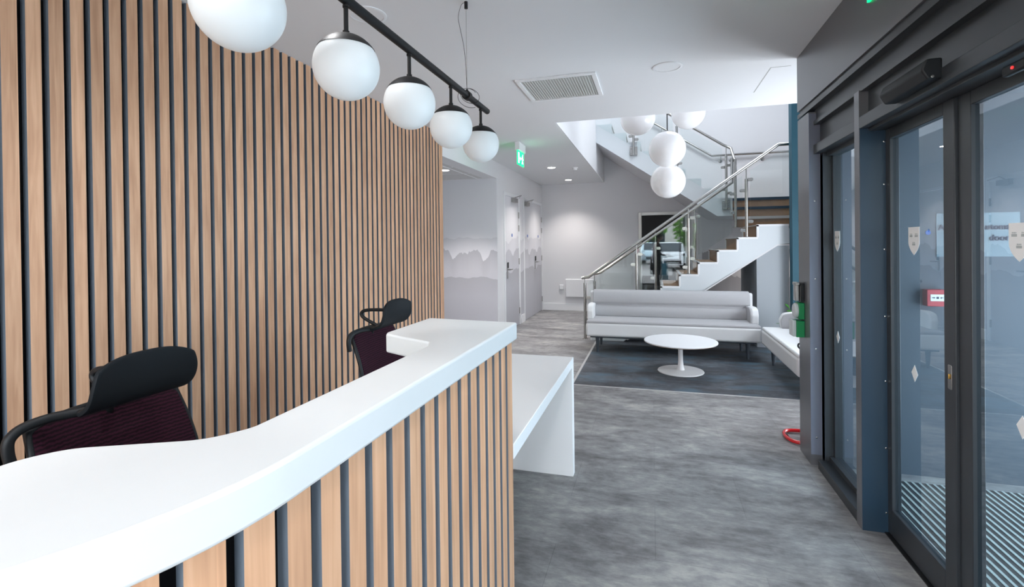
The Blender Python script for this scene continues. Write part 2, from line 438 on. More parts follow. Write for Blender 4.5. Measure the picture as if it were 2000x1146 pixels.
def obj(name, bm, m, parent=None, bevel=0, seg=2, smooth=True, ang=35, sub=0, loc=None, rz=0):
    bmesh.ops.recalc_face_normals(bm, faces=bm.faces)
    me = bpy.data.meshes.new(name); bm.to_mesh(me); bm.free()
    for q in (m if isinstance(m, (list, tuple)) else [m]): me.materials.append(q)
    if smooth:
        me.polygons.foreach_set('use_smooth', [True] * len(me.polygons))
        me.set_sharp_from_angle(angle=math.radians(ang))
    o = bpy.data.objects.new(name, me); COL.objects.link(o)
    if parent: o.parent = parent
    if loc: o.location = loc
    if rz: o.rotation_euler[2] = rz
    if bevel:
        b = o.modifiers.new('bevel', 'BEVEL'); b.width = bevel; b.segments = seg; b.limit_method = 'ANGLE'; b.angle_limit = math.radians(40)
        b.harden_normals = False
    if sub:
        s = o.modifiers.new('sub', 'SUBSURF'); s.levels = sub; s.render_levels = sub
    return o


def box(name, m, x0, x1, y0, y1, z0, z1, parent=None, bevel=0, seg=2):
    b = B(); add_box(b, x0, x1, y0, y1, z0, z1); return obj(name, b, m, parent, bevel=bevel, seg=seg)


def tag(o, label=None, cat=None, group=None, kind=None):
    if label: o['label'] = label
    if cat: o['category'] = cat
    if group: o['group'] = group
    if kind: o['kind'] = kind
    return o


def thing(name, label, cat, loc=(0, 0, 0), rz=0, group=None):
    o = bpy.data.objects.new(name, None); COL.objects.link(o); o.location = loc; o.rotation_euler = (0, 0, rz)
    o.empty_display_size = 0.1
    return tag(o, label, cat, group)


def struct(o, label=None, cat=None):
    o['kind'] = 'structure'
    if label: o['label'] = label
    if cat: o['category'] = cat
    return o


def sroot(name, label, cat, loc=(0, 0, 0)):
    o = thing(name, label, cat, loc); o['kind'] = 'structure'; return o


def copy_tree(o, parent=None):
    c = o.copy(); COL.objects.link(c); c.parent = parent
    for ch in list(o.children): copy_tree(ch, c)
    return c


def smooth_path(p, n=6):
    P_ = [Vector(q) for q in p]; out = []
    for i in range(len(P_) - 1):
        a, b_, c, d_ = P_[max(0, i - 1)], P_[i], P_[i + 1], P_[min(len(P_) - 1, i + 2)]
        for k in range(n):
            u = k / n; out.append(.5 * ((2 * b_) + (c - a) * u + (2 * a - 5 * b_ + 4 * c - d_) * u * u + (3 * b_ - a - 3 * c + d_) * u ** 3))
    out.append(P_[-1]); return out


def arc(cx, cy, r, a0, a1, n):
    return [(cx + r * math.cos(math.radians(a0 + (a1 - a0) * i / n)), cy + r * math.sin(math.radians(a0 + (a1 - a0) * i / n))) for i in range(n + 1)]


def fillet(pts, rads, n=6):
    """round the corners of a closed outline"""
    out = []; N_ = len(pts)
    for i, p in enumerate(pts):
        r = rads[i] if isinstance(rads, (list, tuple)) else rads
        p = Vector((p[0], p[1])); a = Vector(pts[i - 1][:2]) - p; b = Vector(pts[(i + 1) % N_][:2]) - p
        if r <= 0: out.append((p.x, p.y)); continue
        ang = a.angle(b); d = min(r / math.tan(ang / 2), a.length * 0.49, b.length * 0.49)
        s = p + a.normalized() * d; e = p + b.normalized() * d
        for k in range(n + 1):
            t = k / n; q = s * (1 - t) ** 2 + p * 2 * t * (1 - t) + e * t * t; out.append((q.x, q.y))
    return out


CZ = 2.71        # ceiling
XL = -2.30       # left wall
YB = 10.35       # back wall
YF = -2.30       # front glazing
UP = 5.6         # top of stair shaft
# ------------------------------------------------------------------ structure
struct(box('floor', M['floor'], -5.0, 2.75, YF, YB + .1, -0.1, 0.0), 'grey stone-effect vinyl floor', 'floor')
struct(box('floor_inlay', M['inlay'], -0.79, 2.60, 4.945, YB - .01, 0.0, 0.003), 'dark blue-grey vinyl floor area under the sofas', 'floor')
struct(box('trim_1', M['trim'], -0.81, 2.60, 4.925, 4.945, 0.0, 0.005), 'thin metal strip along the front of the blue-grey floor area', 'trim')
struct(box('trim_2', M['trim'], -0.815, -0.79, 4.945, 7.30, 0.0, 0.005), 'thin metal strip along the left side of the blue-grey floor area', 'trim')

b = B()
add_box(b, -2.5, 2.75, YF, 5.04, CZ, CZ + .45); add_box(b, -2.5, -0.968, 5.04, YB, CZ, CZ + .45)
struct(obj('ceiling', b, M['ceil']), 'pale grey plaster ceiling with an opening over the stairs', 'ceiling')
# left wall: behind slats, above the recess, and past it with two door openings
b = B()
add_box(b, XL - .2, XL - .045, YF, 5.14, 0, CZ)
add_box(b, XL - .2, XL, 5.14, 7.16, 2.46, CZ)
add_box(b, XL - .2, XL, 7.16, 7.50, 0, CZ)
add_box(b, XL - .2, XL, 7.50, YB, 2.30, CZ)
add_box(b, XL - .2, XL, 8.48, 8.76, 0, 2.30)
add_box(b, XL - .2, XL, 10.31, YB, 0, 2.30)
struct(obj('wall_left', b, M['wall']), 'white wall on the left with the doors', 'wall')
b = B()
add_box(b, -5.0, XL - .2, 7.16, 7.3, 0, 2.46); add_box(b, XL - .2, XL - .002, 7.158, 7.16, 0, 2.46)
struct(obj('wall_recess', b, M['mural']), 'recess wall printed with misty grey tree lines', 'wall')
struct(box('wall_recess_near', M['wall'], -5.0, XL - .2, 5.0, 5.14, 0, 2.46), 'near wall of the recess', 'wall')
struct(box('wall_recess_end', M['wall'], -5.1, -5.0, 5.0, 7.3, 0, 2.46), 'end wall of the recess', 'wall')
b = B(); add_box(b, -5.0, XL - .2, 5.14, 7.16, 2.46, 2.5)
for i in range(5): add_box(b, -5.0 + .6 * i, -4.985 + .6 * i, 5.14, 7.16, 2.455, 2.46, 1)
for i in range(4): add_box(b, -5.0, XL - .2, 5.3 + .6 * i, 5.315 + .6 * i, 2.455, 2.46, 1)
struct(obj('ceiling_recess', b, [M['tile'], M['white']]), 'tiled ceiling of the recess', 'ceiling')
b = B()
add_box(b, -2.5, -0.27, YB, YB + .2, 0, UP); add_box(b, 0.70, 0.95, YB, YB + .2, 0, UP)
add_box(b, -0.27, 0.70, YB, YB + .2, 2.056, UP); add_box(b, 0.95, 2.8, YB, YB + .2, 2.1, UP)
add_box(b, -3.2, -2.5, YB, YB + .2, CZ, UP)
struct(obj('wall_back', b, M['wall']), 'white back wall of the lobby behind the stairs', 'wall')
struct(box('wall_back_mural', M['muralback'], 0.95, 2.8, YB, YB + .2, 0, 2.1), 'back wall under the stairs printed with grey trees', 'wall')
# stair shaft
struct(box('wall_shaft_front', M['wall'], -1.06, 2.8, 4.94, 5.04, CZ + .45, UP), 'wall above the ceiling edge', 'wall')
struct(box('wall_landing_end', M['wall'], -3.3, -3.2, 8.76, YB, 3.2, UP), 'upper landing wall', 'wall')
b = B()
add_box(b, -1.06, -0.961, 5.04, 8.86, CZ + .46, UP)
add_box(b, -0.966, -0.958, 5.045, 8.86, CZ + .002, CZ + .86 - .0)
struct(box('wall_slab_edge', M['wall'], -0.966, -0.958, 8.861, YB - .002, CZ + .002, CZ + .64), 'edge of the upper floor', 'wall')
struct(box('wall_slab_front', M['wall'], -0.958, 2.6, 5.041, 5.049, CZ + .002, UP - .01), 'edge of the ceiling opening', 'wall')
add_box(b, -3.2, -1.06, 8.76, 8.86, 3.6, UP)
struct(obj('wall_shaft', b, M['wall']), 'bright white walls of the stair opening', 'wall')
b = B(); add_box(b, 2.6, 2.75, 7.0, YB, 0, UP); add_box(b, 2.6, 2.75, 3.54, 7.0, CZ - .05, UP); add_box(b, 2.6, 2.75, 3.54, 3.9, 0, CZ); add_box(b, 2.6, 2.75, 6.1, 7.0, 0, CZ); add_box(b, 2.6, 2.75, 3.9, 6.1, 2.15, CZ)
add_box(b, 2.6, 2.75, YF, 3.54, 2.25, CZ); add_box(b, 2.6, 2.75, YF, 1.4, 0, 2.25)
struct(obj('wall_right', b, M['wall']), 'right wall of the lounge', 'wall')
b = B()
for q in ((-3.2, 2.75, 4.94, 6.4), (-3.2, 2.75, 8.8, YB + .2), (-3.2, .2, 6.4, 8.8), (1.8, 2.75, 6.4, 8.8)): add_box(b, q[0], q[1], q[2], q[3], UP, UP + .12)
struct(obj('ceiling_shaft', b, M['wall']), 'unseen white ceiling with a roof light, added to cut daylight on the stairs', 'ceiling')  # unseen roof closure added to dim the stairwell
struct(box('wall_teal', M['teal'], 1.755, 2.6, 7.10, 7.24, 0, UP), 'teal painted wall beside the stairs', 'wall')
struct(box('wall_lobby', M['lobby'], 1.13, 2.6, 3.54, 3.78, 0, 2.30), 'dark grey end wall of the glass entrance lobby', 'wall')
struct(box('ceiling_lobby', M['lobby'], 1.30, 2.6, YF, 3.78, 2.29, 2.40), 'dark ceiling of the entrance lobby', 'ceiling')
struct(box('wall_front_head', M['anth'], -2.5, 2.75, YF - .05, YF, 2.6, CZ), 'head of the front glazing', 'wall')
# baseboards
struct(box('baseboard_back', M['white'], XL, -0.30, YB - .02, YB, 0, .15, bevel=.003), 'white skirting along the back wall', 'skirting')
b = B(); add_box(b, XL, XL + .018, 7.16, 7.44, 0, .15); add_box(b, XL, XL + .018, 8.53, 8.71, 0, .15)
struct(obj('baseboard_left', b, M['white'], bevel=.003), 'white skirting along the left wall', 'skirting')

# front glazing behind the camera (seen mirrored in the stair glass)
wr = sroot('window_1', 'dark framed front glazing behind the viewer', 'window')
b = B()
for x in (-2.3, -1.25, 0.98): add_box(b, x, x + .06, YF - .04, YF + .04, 0, 2.6)
add_box(b, -2.3, 1.04, YF - .04, YF + .04, 0, .06); add_box(b, -2.3, 1.04, YF - .04, YF + .04, 2.54, 2.6)
obj('window_frame', b, M['anth'], wr)
wr = sroot('window_2', 'unseen dark framed lounge window on the right, added for daylight', 'window')  # unseen window put in to light the sofas
b = B()
for y in (3.9, 5.0, 6.04): add_box(b, 2.6, 2.68, y, y + .06, 0, 2.15)
add_box(b, 2.6, 2.68, 3.9, 6.1, 0, .06)
obj('window_frame', b, M['anth'], wr)

# ------------------------------------------------------------------ slatted wall cladding
t = thing('slatted_cladding', 'tall oak-veneer slatted panelling on black backing covering the left wall', 'wall panelling', (XL, 1.4, 0))
def world_child(name, bm, m, parent, **k):
    """mesh given in world coordinates, parented to a thing that sits elsewhere"""
    o = obj(name, bm, m, parent, **k)
    o.matrix_parent_inverse = (Matrix.Translation(parent.location) @ Matrix.Rotation(parent.rotation_euler[2], 4, 'Z')).inverted()
    return o
b = B(); add_box(b, XL - .045, XL - .028, YF, 5.138, 0, CZ); world_child('backing', b, M['black'], t)
b = B()
y = 1.256 - .0752 * 47
while y < 5.10:
    if y - .05 > YF:
        fs = add_box(b, XL - .028, XL, y - .05, y, 0, CZ)
        for i in (2, 4): fs[i].material_index = 1
    y += .0752
fs = add_box(b, XL - .028, XL, 5.094, 5.138, 0, CZ); fs[2].material_index = 1
world_child('slats', b, [M['wood'], M['slatside']], t, smooth=False)

# ------------------------------------------------------------------ reception desk
t = thing('reception_desk', 'white-topped reception desk with a curved oak-slatted front', 'reception desk', (-0.6, .88, 0))
outer = [(-.53, 1.90), (-.53, .62)] + arc(-1.07, .62, .54, 0, -75.5, 16)[1:]
inner = [(-.935, .50), (-.905, .553), (-.72, .638), (-.687, .70), (-.687, 1.40), (-.705, 1.452), (-.925, 1.556), (-.938, 1.585), (-.937, 1.937)]
pts = outer + inner
rads = [.012] + [0] * (len(outer) - 2) + [.02] + [.09, .09, .10, .05, .01, .015, .012, .0, .012]
rads = rads[:len(pts)]
poly = fillet(pts, rads)
b = B(); add_prism(b, poly, 1.062, 1.13, 'Z')
world_child('countertop', b, M['solid'], t, bevel=.006, seg=3)
# backing + slats along the same path, 2 cm inside
def path_pt(s):
    """distance from the far end -> point, outward normal on the slat face line"""
    L1 = 1.885 - .62
    if s <= L1: return Vector((-.55, 1.885 - s)), Vector((1, 0))
    a = (s - L1) / .52
    if a < PI / 2: return Vector((-1.07 + .52 * math.cos(a), .62 - .52 * math.sin(a))), Vector((math.cos(a), -math.sin(a)))
    r = s - L1 - .52 * PI / 2
    return Vector((-1.07 - r, .10)), Vector((0, -1))
def quad(s0, s1, d0, d1):
    (p0, n0), (p1, n1) = path_pt(s0), path_pt(s1)
    return [p0 + n0 * d1, p1 + n1 * d1, p1 + n1 * d0, p0 + n0 * d0]
b = B(); b2 = B()
s = 1.885 - 1.794 - .0795 + .0  # wood ends (far side) every pitch
ends = []
k = 0
s_end = 1.885 - 1.794            # first gap begins here when walking from the far end... measured from photo
walk = -.0545 + (1.885 - 1.794) + .0
def slat(s0, s1):
    q = quad(s0, s1, -.02, 0)
    fs = add_prism(b, [(v.x, v.y) for v in q], 0, 1.062, 'Z')
    for f in fs:
        f.normal_update()
    fs[2].material_index = 0; fs[3].material_index = 1; fs[5].material_index = 1; fs[4].material_index = 1
y = 1.794
slat(0.0, 1.885 - (1.794 + .026))
g = 1.794
for k in range(30):
    s0 = 1.885 - (g - k * .0795); slat(s0, s0 + .0535)
S = 0.0; pp = []
n = 40
tot = 1.885 - .62 + .52 * PI / 2 + .25
for i in range(n + 1):
    p, nn = path_pt(tot * i / n); pp.append((p + nn * -.02, p + nn * -.06))
ring = [(a.x, a.y) for a, _ in pp] + [(c.x, c.y) for _, c in reversed(pp)]
add_prism(b2, ring, 0, 1.062, 'Z')
world_child('backing', b2, M['black'], t, smooth=False)
world_child('slatted_front', b, [M['wood2'], M['slatside']], t, smooth=False)
b = B(); add_box(b, -1.32, -.612, .75, 1.89, .70, .73); world_child('worktop', b, M['solid'], t, bevel=.003)
b = B(); add_box(b, -.72, -.612, 1.862, 1.885, 0, 1.06); add_box(b, -1.30, -.72, 1.862, 1.885, 0, .70); world_child('end_panel', b, M['solid'], t)
b = B(); add_box(b, -.935, -.90, .20, .50, .73, 1.062); add_box(b, -1.3, -.935, .20, .24, .0, .70); world_child('side_panel', b, M['solid'], t)

for ch in t.children:                       # desk drawn at 1:0.88, brought to its true size here
    for v in ch.data.vertices:
        v.co.x *= .88; v.co.y *= .88
        if v.co.z > 1.0: v.co.z = 1.45 - (1.45 - v.co.z) * .88
t = thing('low_counter', 'low white accessible counter joined to the far end of the slatted desk', 'counter', (-.9, 2.5, 0))
b = B(); add_box(b, -1.35, -.484, 1.674, 3.05, .675, .73); world_child('counter_top', b, M['solid_lifted'], t, bevel=.003)
b = B(); add_box(b, -1.35, -.484, 2.99, 3.05, 0, .675); world_child('end_panel', b, M['solid_lifted'], t, bevel=.002)

# ------------------------------------------------------------------ globe pendants over the desk
GX = -.92
t = thing('linear_pendant_light', 'black bar pendant over the desk carrying five white glass globes', 'pendant light', (GX, 1.75, 2.223))
b = B(); add_tube(b, [(GX, .80, 2.223), (GX, 2.703, 2.223)], .0165, 20); world_child('bar', b, M['blackm'], t, bevel=.003)
for y in (1.12, 2.378):
    b = B(); add_tube(b, [(GX, y - .016, 2.223), (GX, y + .016, 2.223)], .024, 20)
    add_tube(b, [(GX, y, 2.245), (GX, y, 2.255)], .006)
    world_child('clamp', b, M['blackm'], t)
for y in (1.12, 2.378):
    b = B(); add_tube(b, [(GX, y, 2.25), (GX, y, CZ - .03)], .0011, 6); world_child('suspension_wire', b, M['steeldark'], t)
    b = B(); add_tube(b, [(GX, y, CZ - .035), (GX, y, CZ)], .009, 14); world_child('ceiling_cup', b, M['blackm'], t)
# slack supply flex with a loop
b = B()
add_tube(b, smooth_path([(GX, 2.378, 2.25), (GX - .004, 2.374, 2.38), (GX - .012, 2.368, 2.48), (GX - .030, 2.360, 2.58), (GX - .036, 2.358, 2.63), (GX - .022, 2.366, 2.69), (GX - .004, 2.378, 2.708)]), .0012, 6)
lp = []
for i in range(61):
    a = 2 * PI * 1.75 * i / 60 + .4; k_ = .55 + .45 * i / 60
    lp.append((GX + .060 * k_ * math.cos(a) + .012, 2.378 + .03 * math.cos(a + .8), 2.228 + .045 * k_ * math.sin(a) - .02 * i / 60))
add_tube(b, lp, .0012, 6)
world_child('supply_flex', b, M['plast'], t)
R_G = .1015
for y in (.918, 1.333, 1.748, 2.163, 2.585):
    b = B(); add_lathe(b, sphere_prof(R_G, 28), (GX, y, 2.010), 48)
    g_ = world_child('globe', b, M['globe'], t, ang=80)
    b = B()
    add_lathe(b, [(.0, .1035 + .004)] and [(r * 1.018, z * 1.018) for r, z in sphere_prof(R_G, 12, .54, .999)] , (GX, y, 2.010), 40)
    world_child('cap', b, M['blackm'], t, ang=60)
    b = B(); add_tube(b, [(GX, y, 2.11), (GX, y, 2.222)], .0072, 14); add_tube(b, [(GX, y, 2.111), (GX, y, 2.124)], .0105, 14); add_tube(b, [(GX, y, 2.198), (GX, y, 2.205)], .010, 14)
    world_child('stem', b, M['blackm'], t)

# stair void globes
for (x, y, z, lab) in ((.17, 5.72, 2.485, 'large white glass globe pendant hanging directly above another globe by the stairs'),
                       (.185, 6.04, 2.165, 'lowest large white globe pendant hanging in the stair opening'),
                       (-.152, 5.92, 2.905, 'left high globe pendant cut off by the ceiling edge at the stair opening'),
                       (.44, 6.36, 3.03, 'right high globe pendant cut off by the ceiling edge at the stair opening')):
    t = thing('globe_pendant', lab, 'pendant light', (x, y, z), group='globe pendants in the stair opening')
    b = B(); add_lathe(b, sphere_prof(.2, 30), (0, 0, 0), 48); obj('globe', b, M['globe2'], t, ang=80)
    b = B(); add_lathe(b, [(r * 1.01, zz * 1.012) for r, zz in sphere_prof(.2, 8, .925, .999)], (0, 0, 0), 32); obj('cap', b, M['steeldark'], t)
    b = B(); add_tube(b, [(0, 0, .195), (0, 0, UP - z)], .0035, 8); obj('cable', b, M['plast'], t)
# ------------------------------------------------------------------ ceiling items
t = thing('ceiling_vent', 'square grey air grille with a white frame in the ceiling', 'vent', (-.70, 3.915, CZ))
b = B()
for (x0, x1, y0, y1) in ((-.31, .31, -.29, -.255), (-.31, .31, .255, .29), (-.31, -.275, -.255, .255), (.275, .31, -.255, .255)): add_box(b, x0, x1, y0, y1, -.012, 0)
obj('frame', b, M['white'], t, bevel=.002)
b = B(); add_box(b, -.275, .275, -.255, .255, -.004, 0)
for i in range(27): add_box(b, -.275 + i * .0205, -.27 + i * .0205, -.255, .255, -.008, -.004)
obj('grille', b, M['grille'], t)
def disc(name, lab, cat, x, y, z, r, m, group=None, h=.006):
    b = B(); add_lathe(b, [(r, 0), (r, -h * .5), (r * .93, -h), (0, -h)], (0, 0, 0), 36)
    return tag(obj(name, b, m, loc=(x, y, z)), lab, cat, group)
for (x, y, lab) in ((.115, 3.69, 'round flush ceiling speaker near the middle of the ceiling'), (-1.488, 2.35, 'round flush ceiling speaker above the pendant bar')):
    t = thing('ceiling_speaker', lab, 'speaker', (x, y, CZ), group='round flush ceiling speakers')
    b = B(); add_lathe(b, [(.105, 0), (.105, -.004), (.098, -.007), (.088, -.007), (.088, -.003), (0, -.003)], (0, 0, 0), 40); obj('rim', b, M['ceil'], t)
    b = B(); add_lathe(b, [(.087, -.002), (.087, -.0045), (0, -.0055)], (0, 0, 0), 40); obj('grille', b, M['ceil'], t)
for (x, y, z, lab) in ((-1.606, 8.0, CZ, 'glowing round downlight nearer the green exit sign'), (-1.60, 9.67, CZ, 'glowing round downlight nearest the back wall'),
                       (-2.71, 6.12, 2.46, 'glowing round downlight in the tiled recess ceiling'),
                       (-1.25, -1.3, CZ, 'added fill downlight over the near end of the slatted wall, out of view'), (-1.25, .1, CZ, 'added fill downlight above the chair side of the desk, out of view'), (-1.25, 1.35, CZ, 'added fill downlight nearest the bar pendant, out of view'),  # out-of-view downlights here and below are added fill light
                       (2.1, 9.7, 1.872, 'added fill downlight under the upper landing, hidden behind the stairs'),  # added lamp to brighten the wall under the stairs
                       (.15, -1.3, CZ, 'added fill downlight by the front glazing, out of view'), (.15, .1, CZ, 'added fill downlight above the viewer, out of view'), (.15, 1.5, CZ, 'added fill downlight between desk and entrance doors, out of view')):
    t = thing('downlight', lab, 'ceiling light', (x, y, z), group='round recessed downlights')
    b = B(); add_lathe(b, [(.075, 0), (.075, -.004), (.062, -.006), (.062, 0)], (0, 0, 0), 32); obj('rim', b, M['white'], t)
    b = B(); add_lathe(b, [(.061, -.001), (.061, -.003), (0, -.003)], (0, 0, 0), 32); obj('lens', b, M['led'], t)
    l = bpy.data.lights.new('downlight_beam', 'SPOT'); l.energy = (60 if z == 2.46 else 45 if z < 2 else 34) if y > 3 else 9; l.spot_size = 1.9 if y > 3 else 2.5; l.spot_blend = .8; l.shadow_soft_size = .06; l.color = (1, .93, .88) if y > 3 else (.97, .98, 1)
    o = bpy.data.objects.new('downlight_beam', l); o.parent = t; o.location = (0, 0, -.02); COL.objects.link(o)
b = B(); add_lathe(b, [(.05, 0), (.05, -.012), (.035, -.02), (.032, -.038), (.02, -.045), (0, -.045)], (0, 0, 0), 28)
tag(obj('smoke_detector', b, M['white'], loc=(-1.232, 8.135, CZ)), 'small white domed smoke detector beside the corridor downlights', 'smoke detector')
disc('ceiling_sensor', 'tiny flat white disc in the ceiling between the two corridor downlights', 'sensor', -1.602, 8.83, CZ, .035, M['white'])
b = B()
for (x0, x1, y0, y1) in ((.84, .846, 3.94, 4.56), (.846, .975, 3.94, 3.946)): add_box(b, x0, x1, y0, y1, -.0015, 0)
tag(obj('access_hatch', b, M['grille'], loc=(0, 0, CZ)), 'thin-edged access hatch in the ceiling beside the dark bulkhead', 'hatch')

t = thing('exit_sign', 'hanging green illuminated running-man exit sign', 'exit sign', (-1.597, 5.97, CZ))
b = B(); add_box(b, -.03, .03, -.15, .15, -.10, 0); obj('housing', b, M['white'], t, bevel=.004)
b = B(); add_box(b, -.006, .006, -.15, .15, -.275, -.10); obj('sign_plate', b, M['exit'], t, bevel=.001)
b = B()
for sx in (1,):
    x0, x1 = .0062, .008
    add_box(b, x0, x1, -.13, -.075, -.255, -.122)                       # door
    add_prism(b, [(-.05, -.19), (-.02, -.165), (-.02, -.182), (.015, -.182), (.015, -.198), (-.02, -.198), (-.02, -.215)], x0, x1, 'X')   # arrow
    add_prism(b, [(.07, -.145), (.09, -.145), (.095, -.17), (.12, -.185), (.115, -.195), (.09, -.185), (.085, -.21), (.11, -.235), (.105, -.25), (.075, -.222), (.05, -.25), (.035, -.245), (.06, -.21), (.065, -.175), (.04, -.185), (.035, -.175)], x0, x1, 'X')
    add_lathe(b, [(.011, x0), (.011, x1)], (0, 0, 0), 12, Matrix.Translation((0, .085, -.133)) @ Matrix.Rotation(PI / 2, 4, 'Y'))
obj('pictogram', b, M['exitw'], t, smooth=False)

# ------------------------------------------------------------------ left doors
def lever(parent, y, z, s=1):
    b = B(); add_box(b, 0, .009, y - .022, y + .022, z - .13, z + .13)
    add_tube(b, [(.009, y, z + .02), (.05, y, z + .02), (.055, y + s * .02, z + .02), (.055, y + s * .13, z + .02)], .010, 10)
    h = obj('handle', b, M['steeldark'], parent, bevel=.002)
    b = B(); add_box(b, .009, .022, y - .02, y + .02, z + .045, z + .14); obj('reader', b, M['plast'], h, bevel=.003)
def closer(parent, y, z, y_arm0, y_arm1):
    b = B(); add_box(b, .0, .055, y - .04, y + .20, z - .045, z + .03)
    c = obj('door_closer', b, M['steeldark'], parent, bevel=.004)
    b = B(); add_tube(b, [(.04, y + .05, z + .035), (.20, y - .12, z + .05)], .007, 8); add_tube(b, [(.20, y - .12, z + .05), (.19, y - .12, z + .05), (.01, y + y_arm1, z + .06)], .006, 8)
    obj('closer_arm', b, M['steeldark'], c)
def bluedisc(parent, y, z):
    b = B(); add_lathe(b, [(.03, 0), (.03, .002), (0, .002)], (0, 0, 0), 20, Matrix.Translation((.001, y, z)) @ Matrix.Rotation(PI / 2, 4, 'Y')); obj('fire_door_disc', b, M['blue'], parent)
def hinges(parent, y, zs):
    for z in zs:
        b = B(); add_box(b, .0, .005, y - .02, y + .012, z - .055, z + .055); add_tube(b, [(.008, y, z - .055), (.008, y, z + .055)], .007, 8); obj('hinge', b, M['steeldark'], parent)
d1 = sroot('door_1', 'single white door with a lever handle and misty tree print', 'door', (XL, 0, 0))
b = B(); add_box(b, -.05, .012, 7.50, 7.56, 0, 2.30); add_box(b, -.05, .012, 8.42, 8.48, 0, 2.30); add_box(b, -.05, .012, 7.56, 8.42, 2.24, 2.30)
obj('door_frame', b, M['white'], d1, bevel=.003)
b = B(); add_box(b, -.046, -.002, 7.565, 8.415, .008, 2.235); lf = obj('door_leaf', b, M['muraldoor'], d1, bevel=.002)
lever(lf, 7.68, 1.0); closer(lf, 8.0, 2.20, 0, .45); bluedisc(lf, 7.98, 1.59); hinges(lf, 8.417, (.25, 1.13, 1.72, 1.95))
d2 = sroot('door_2', 'pair of white doors next to the back wall with misty tree print', 'door', (XL, 0, 0))
b = B(); add_box(b, -.05, .012, 8.76, 8.80, 0, 2.30); add_box(b, -.05, .012, 10.27, 10.31, 0, 2.30); add_box(b, -.05, .012, 8.80, 10.27, 2.26, 2.30)
obj('door_frame', b, M['white'], d2, bevel=.003)
b = B(); add_box(b, -.046, -.002, 8.805, 9.60, .008, 2.255); lf = obj('door_leaf', b, M['muraldoor'], d2, bevel=.002)
closer(lf, 8.86, 2.20, 0, .5); bluedisc(lf, 9.05, 1.59)
b = B(); add_box(b, -.046, -.002, 9.604, 10.265, .008, 2.255); lf = obj('door_leaf', b, M['muraldoor'], d2, bevel=.002)
lever(lf, 9.66, 1.05); bluedisc(lf, 9.95, 1.59); hinges(lf, 10.267, (.25, 1.13, 1.72, 1.95))
struct(box('wall_left_pier', M['muraldoor'], XL, XL + .002, 8.484, 8.756, 0.15, 2.30), 'narrow printed pier between the doors', 'wall')
# radiator and socket on the back wall
t = thing('panel_heater', 'slim white electric panel heater low on the back wall', 'heater', (-1.50, YB, .48))
b = B(); add_box(b, -.29, .31, -.07, -.02, -.19, .20); obj('panel', b, M['white'], t, bevel=.02, seg=4)
b = B(); add_box(b, -.2, .2, -.02, 0, -.1, .1); obj('bracket', b, M['white'], t)
b = B(); add_box(b, -.045, .045, -.035, 0, -.05, .05); o = obj('fused_spur', b, M['white'], bevel=.006, loc=(-1.88, YB, .50)); tag(o, 'small white socket box left of the panel heater', 'socket')
# dark glazed back door
d4 = sroot('door_3', 'grey-framed dark glazed door in the back wall seen through the stair glass', 'door', (0, YB, 0))
b = B(); add_box(b, -.27, -.205, -.03, .03, 0, 2.056); add_box(b, .635, .70, -.03, .03, 0, 2.056); add_box(b, -.205, .635, -.03, .03, 1.99, 2.056); obj('door_frame', b, M['steeldark'], d4, bevel=.004)
b = B(); add_box(b, -.205, .635, -.01, .02, 0, 1.99); lf = obj('door_leaf', b, M['blackm'], d4)

# ------------------------------------------------------------------ stairs
RISE, GO = .1705, .2517
XN = [1.377 - GO * (10 - k) for k in range(1, 11)]
ZN = [1.665 - RISE * (10 - k) for k in range(1, 11)]
YS0, YS1 = 7.30, 8.42
t = thing('staircase', 'lower stair flight with white saw-tooth string and brown oak treads', 'staircase', (0.2, 7.8, 0))
# near string
top = [(-.888, 0), (-.888, ZN[0])]
for k in range(1, 10): top += [(XN[k], ZN[k - 1]), (XN[k], ZN[k])]
top += [(1.755, ZN[9]), (1.755, 1.408), (1.62, 1.40)]
top += [(-.36, 0.04), (-.42, 0)]
b = B(); add_prism(b, top, YS0 - .03, YS0, 'Y'); add_prism(b, top, YS1, YS1 + .03, 'Y')
world_child('string', b, M['string'], t, smooth=False)
# capping ledge following the saw-tooth
b = B()
zp = 0
for k in range(10):
    x0 = XN[k]; x1 = XN[k + 1] if k < 9 else 1.755
    add_box(b, x0 - .012, x1 + .0, YS0 - .038, YS0 + .004, ZN[k] - .022, ZN[k] + .004)
    add_box(b, x0 - .012, x0 + .012, YS0 - .038, YS0 + .004, zp, ZN[k]); zp = ZN[k]
world_child('string_capping', b, M['white'], t, smooth=False)
for k in range(10):
    x0 = XN[k]; x1 = XN[k + 1] + .01 if k < 9 else 2.598
    b = B(); add_box(b, x0, x1, YS0 + .002, YS1 - .002 if k < 9 else 8.50, ZN[k] - .03, ZN[k]); world_child('tread' if k < 9 else 'landing', b, M['oak'], t)
    b = B(); add_box(b, x0 + .012, x0 + .03, YS0 + .002, YS1 - .002, (ZN[k - 1] if k else 0), ZN[k] - .03); world_child('riser', b, M['oak'], t)
    b = B(); add_box(b, x0 - .004, x0 + .035, YS0 + .002, YS1 - .002, ZN[k] - .012, ZN[k] + .003); world_child('nosing', b, M['trim'], t)
b = B(); add_prism(b, [(-.36, .02), (1.62, 1.38), (2.598, 1.38), (2.598, 1.40), (1.62, 1.40), (-.39, .04)], YS0 - .03, YS1 + .03, 'Y'); world_child('soffit', b, M['wall'], t)
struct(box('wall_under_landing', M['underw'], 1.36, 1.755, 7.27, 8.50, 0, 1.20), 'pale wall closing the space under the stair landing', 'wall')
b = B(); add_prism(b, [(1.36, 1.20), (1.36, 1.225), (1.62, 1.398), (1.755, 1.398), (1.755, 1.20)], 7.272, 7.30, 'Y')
struct(obj('wall_under_landing_top', b, M['underw'], smooth=False), 'pale wall under the stair soffit', 'wall')
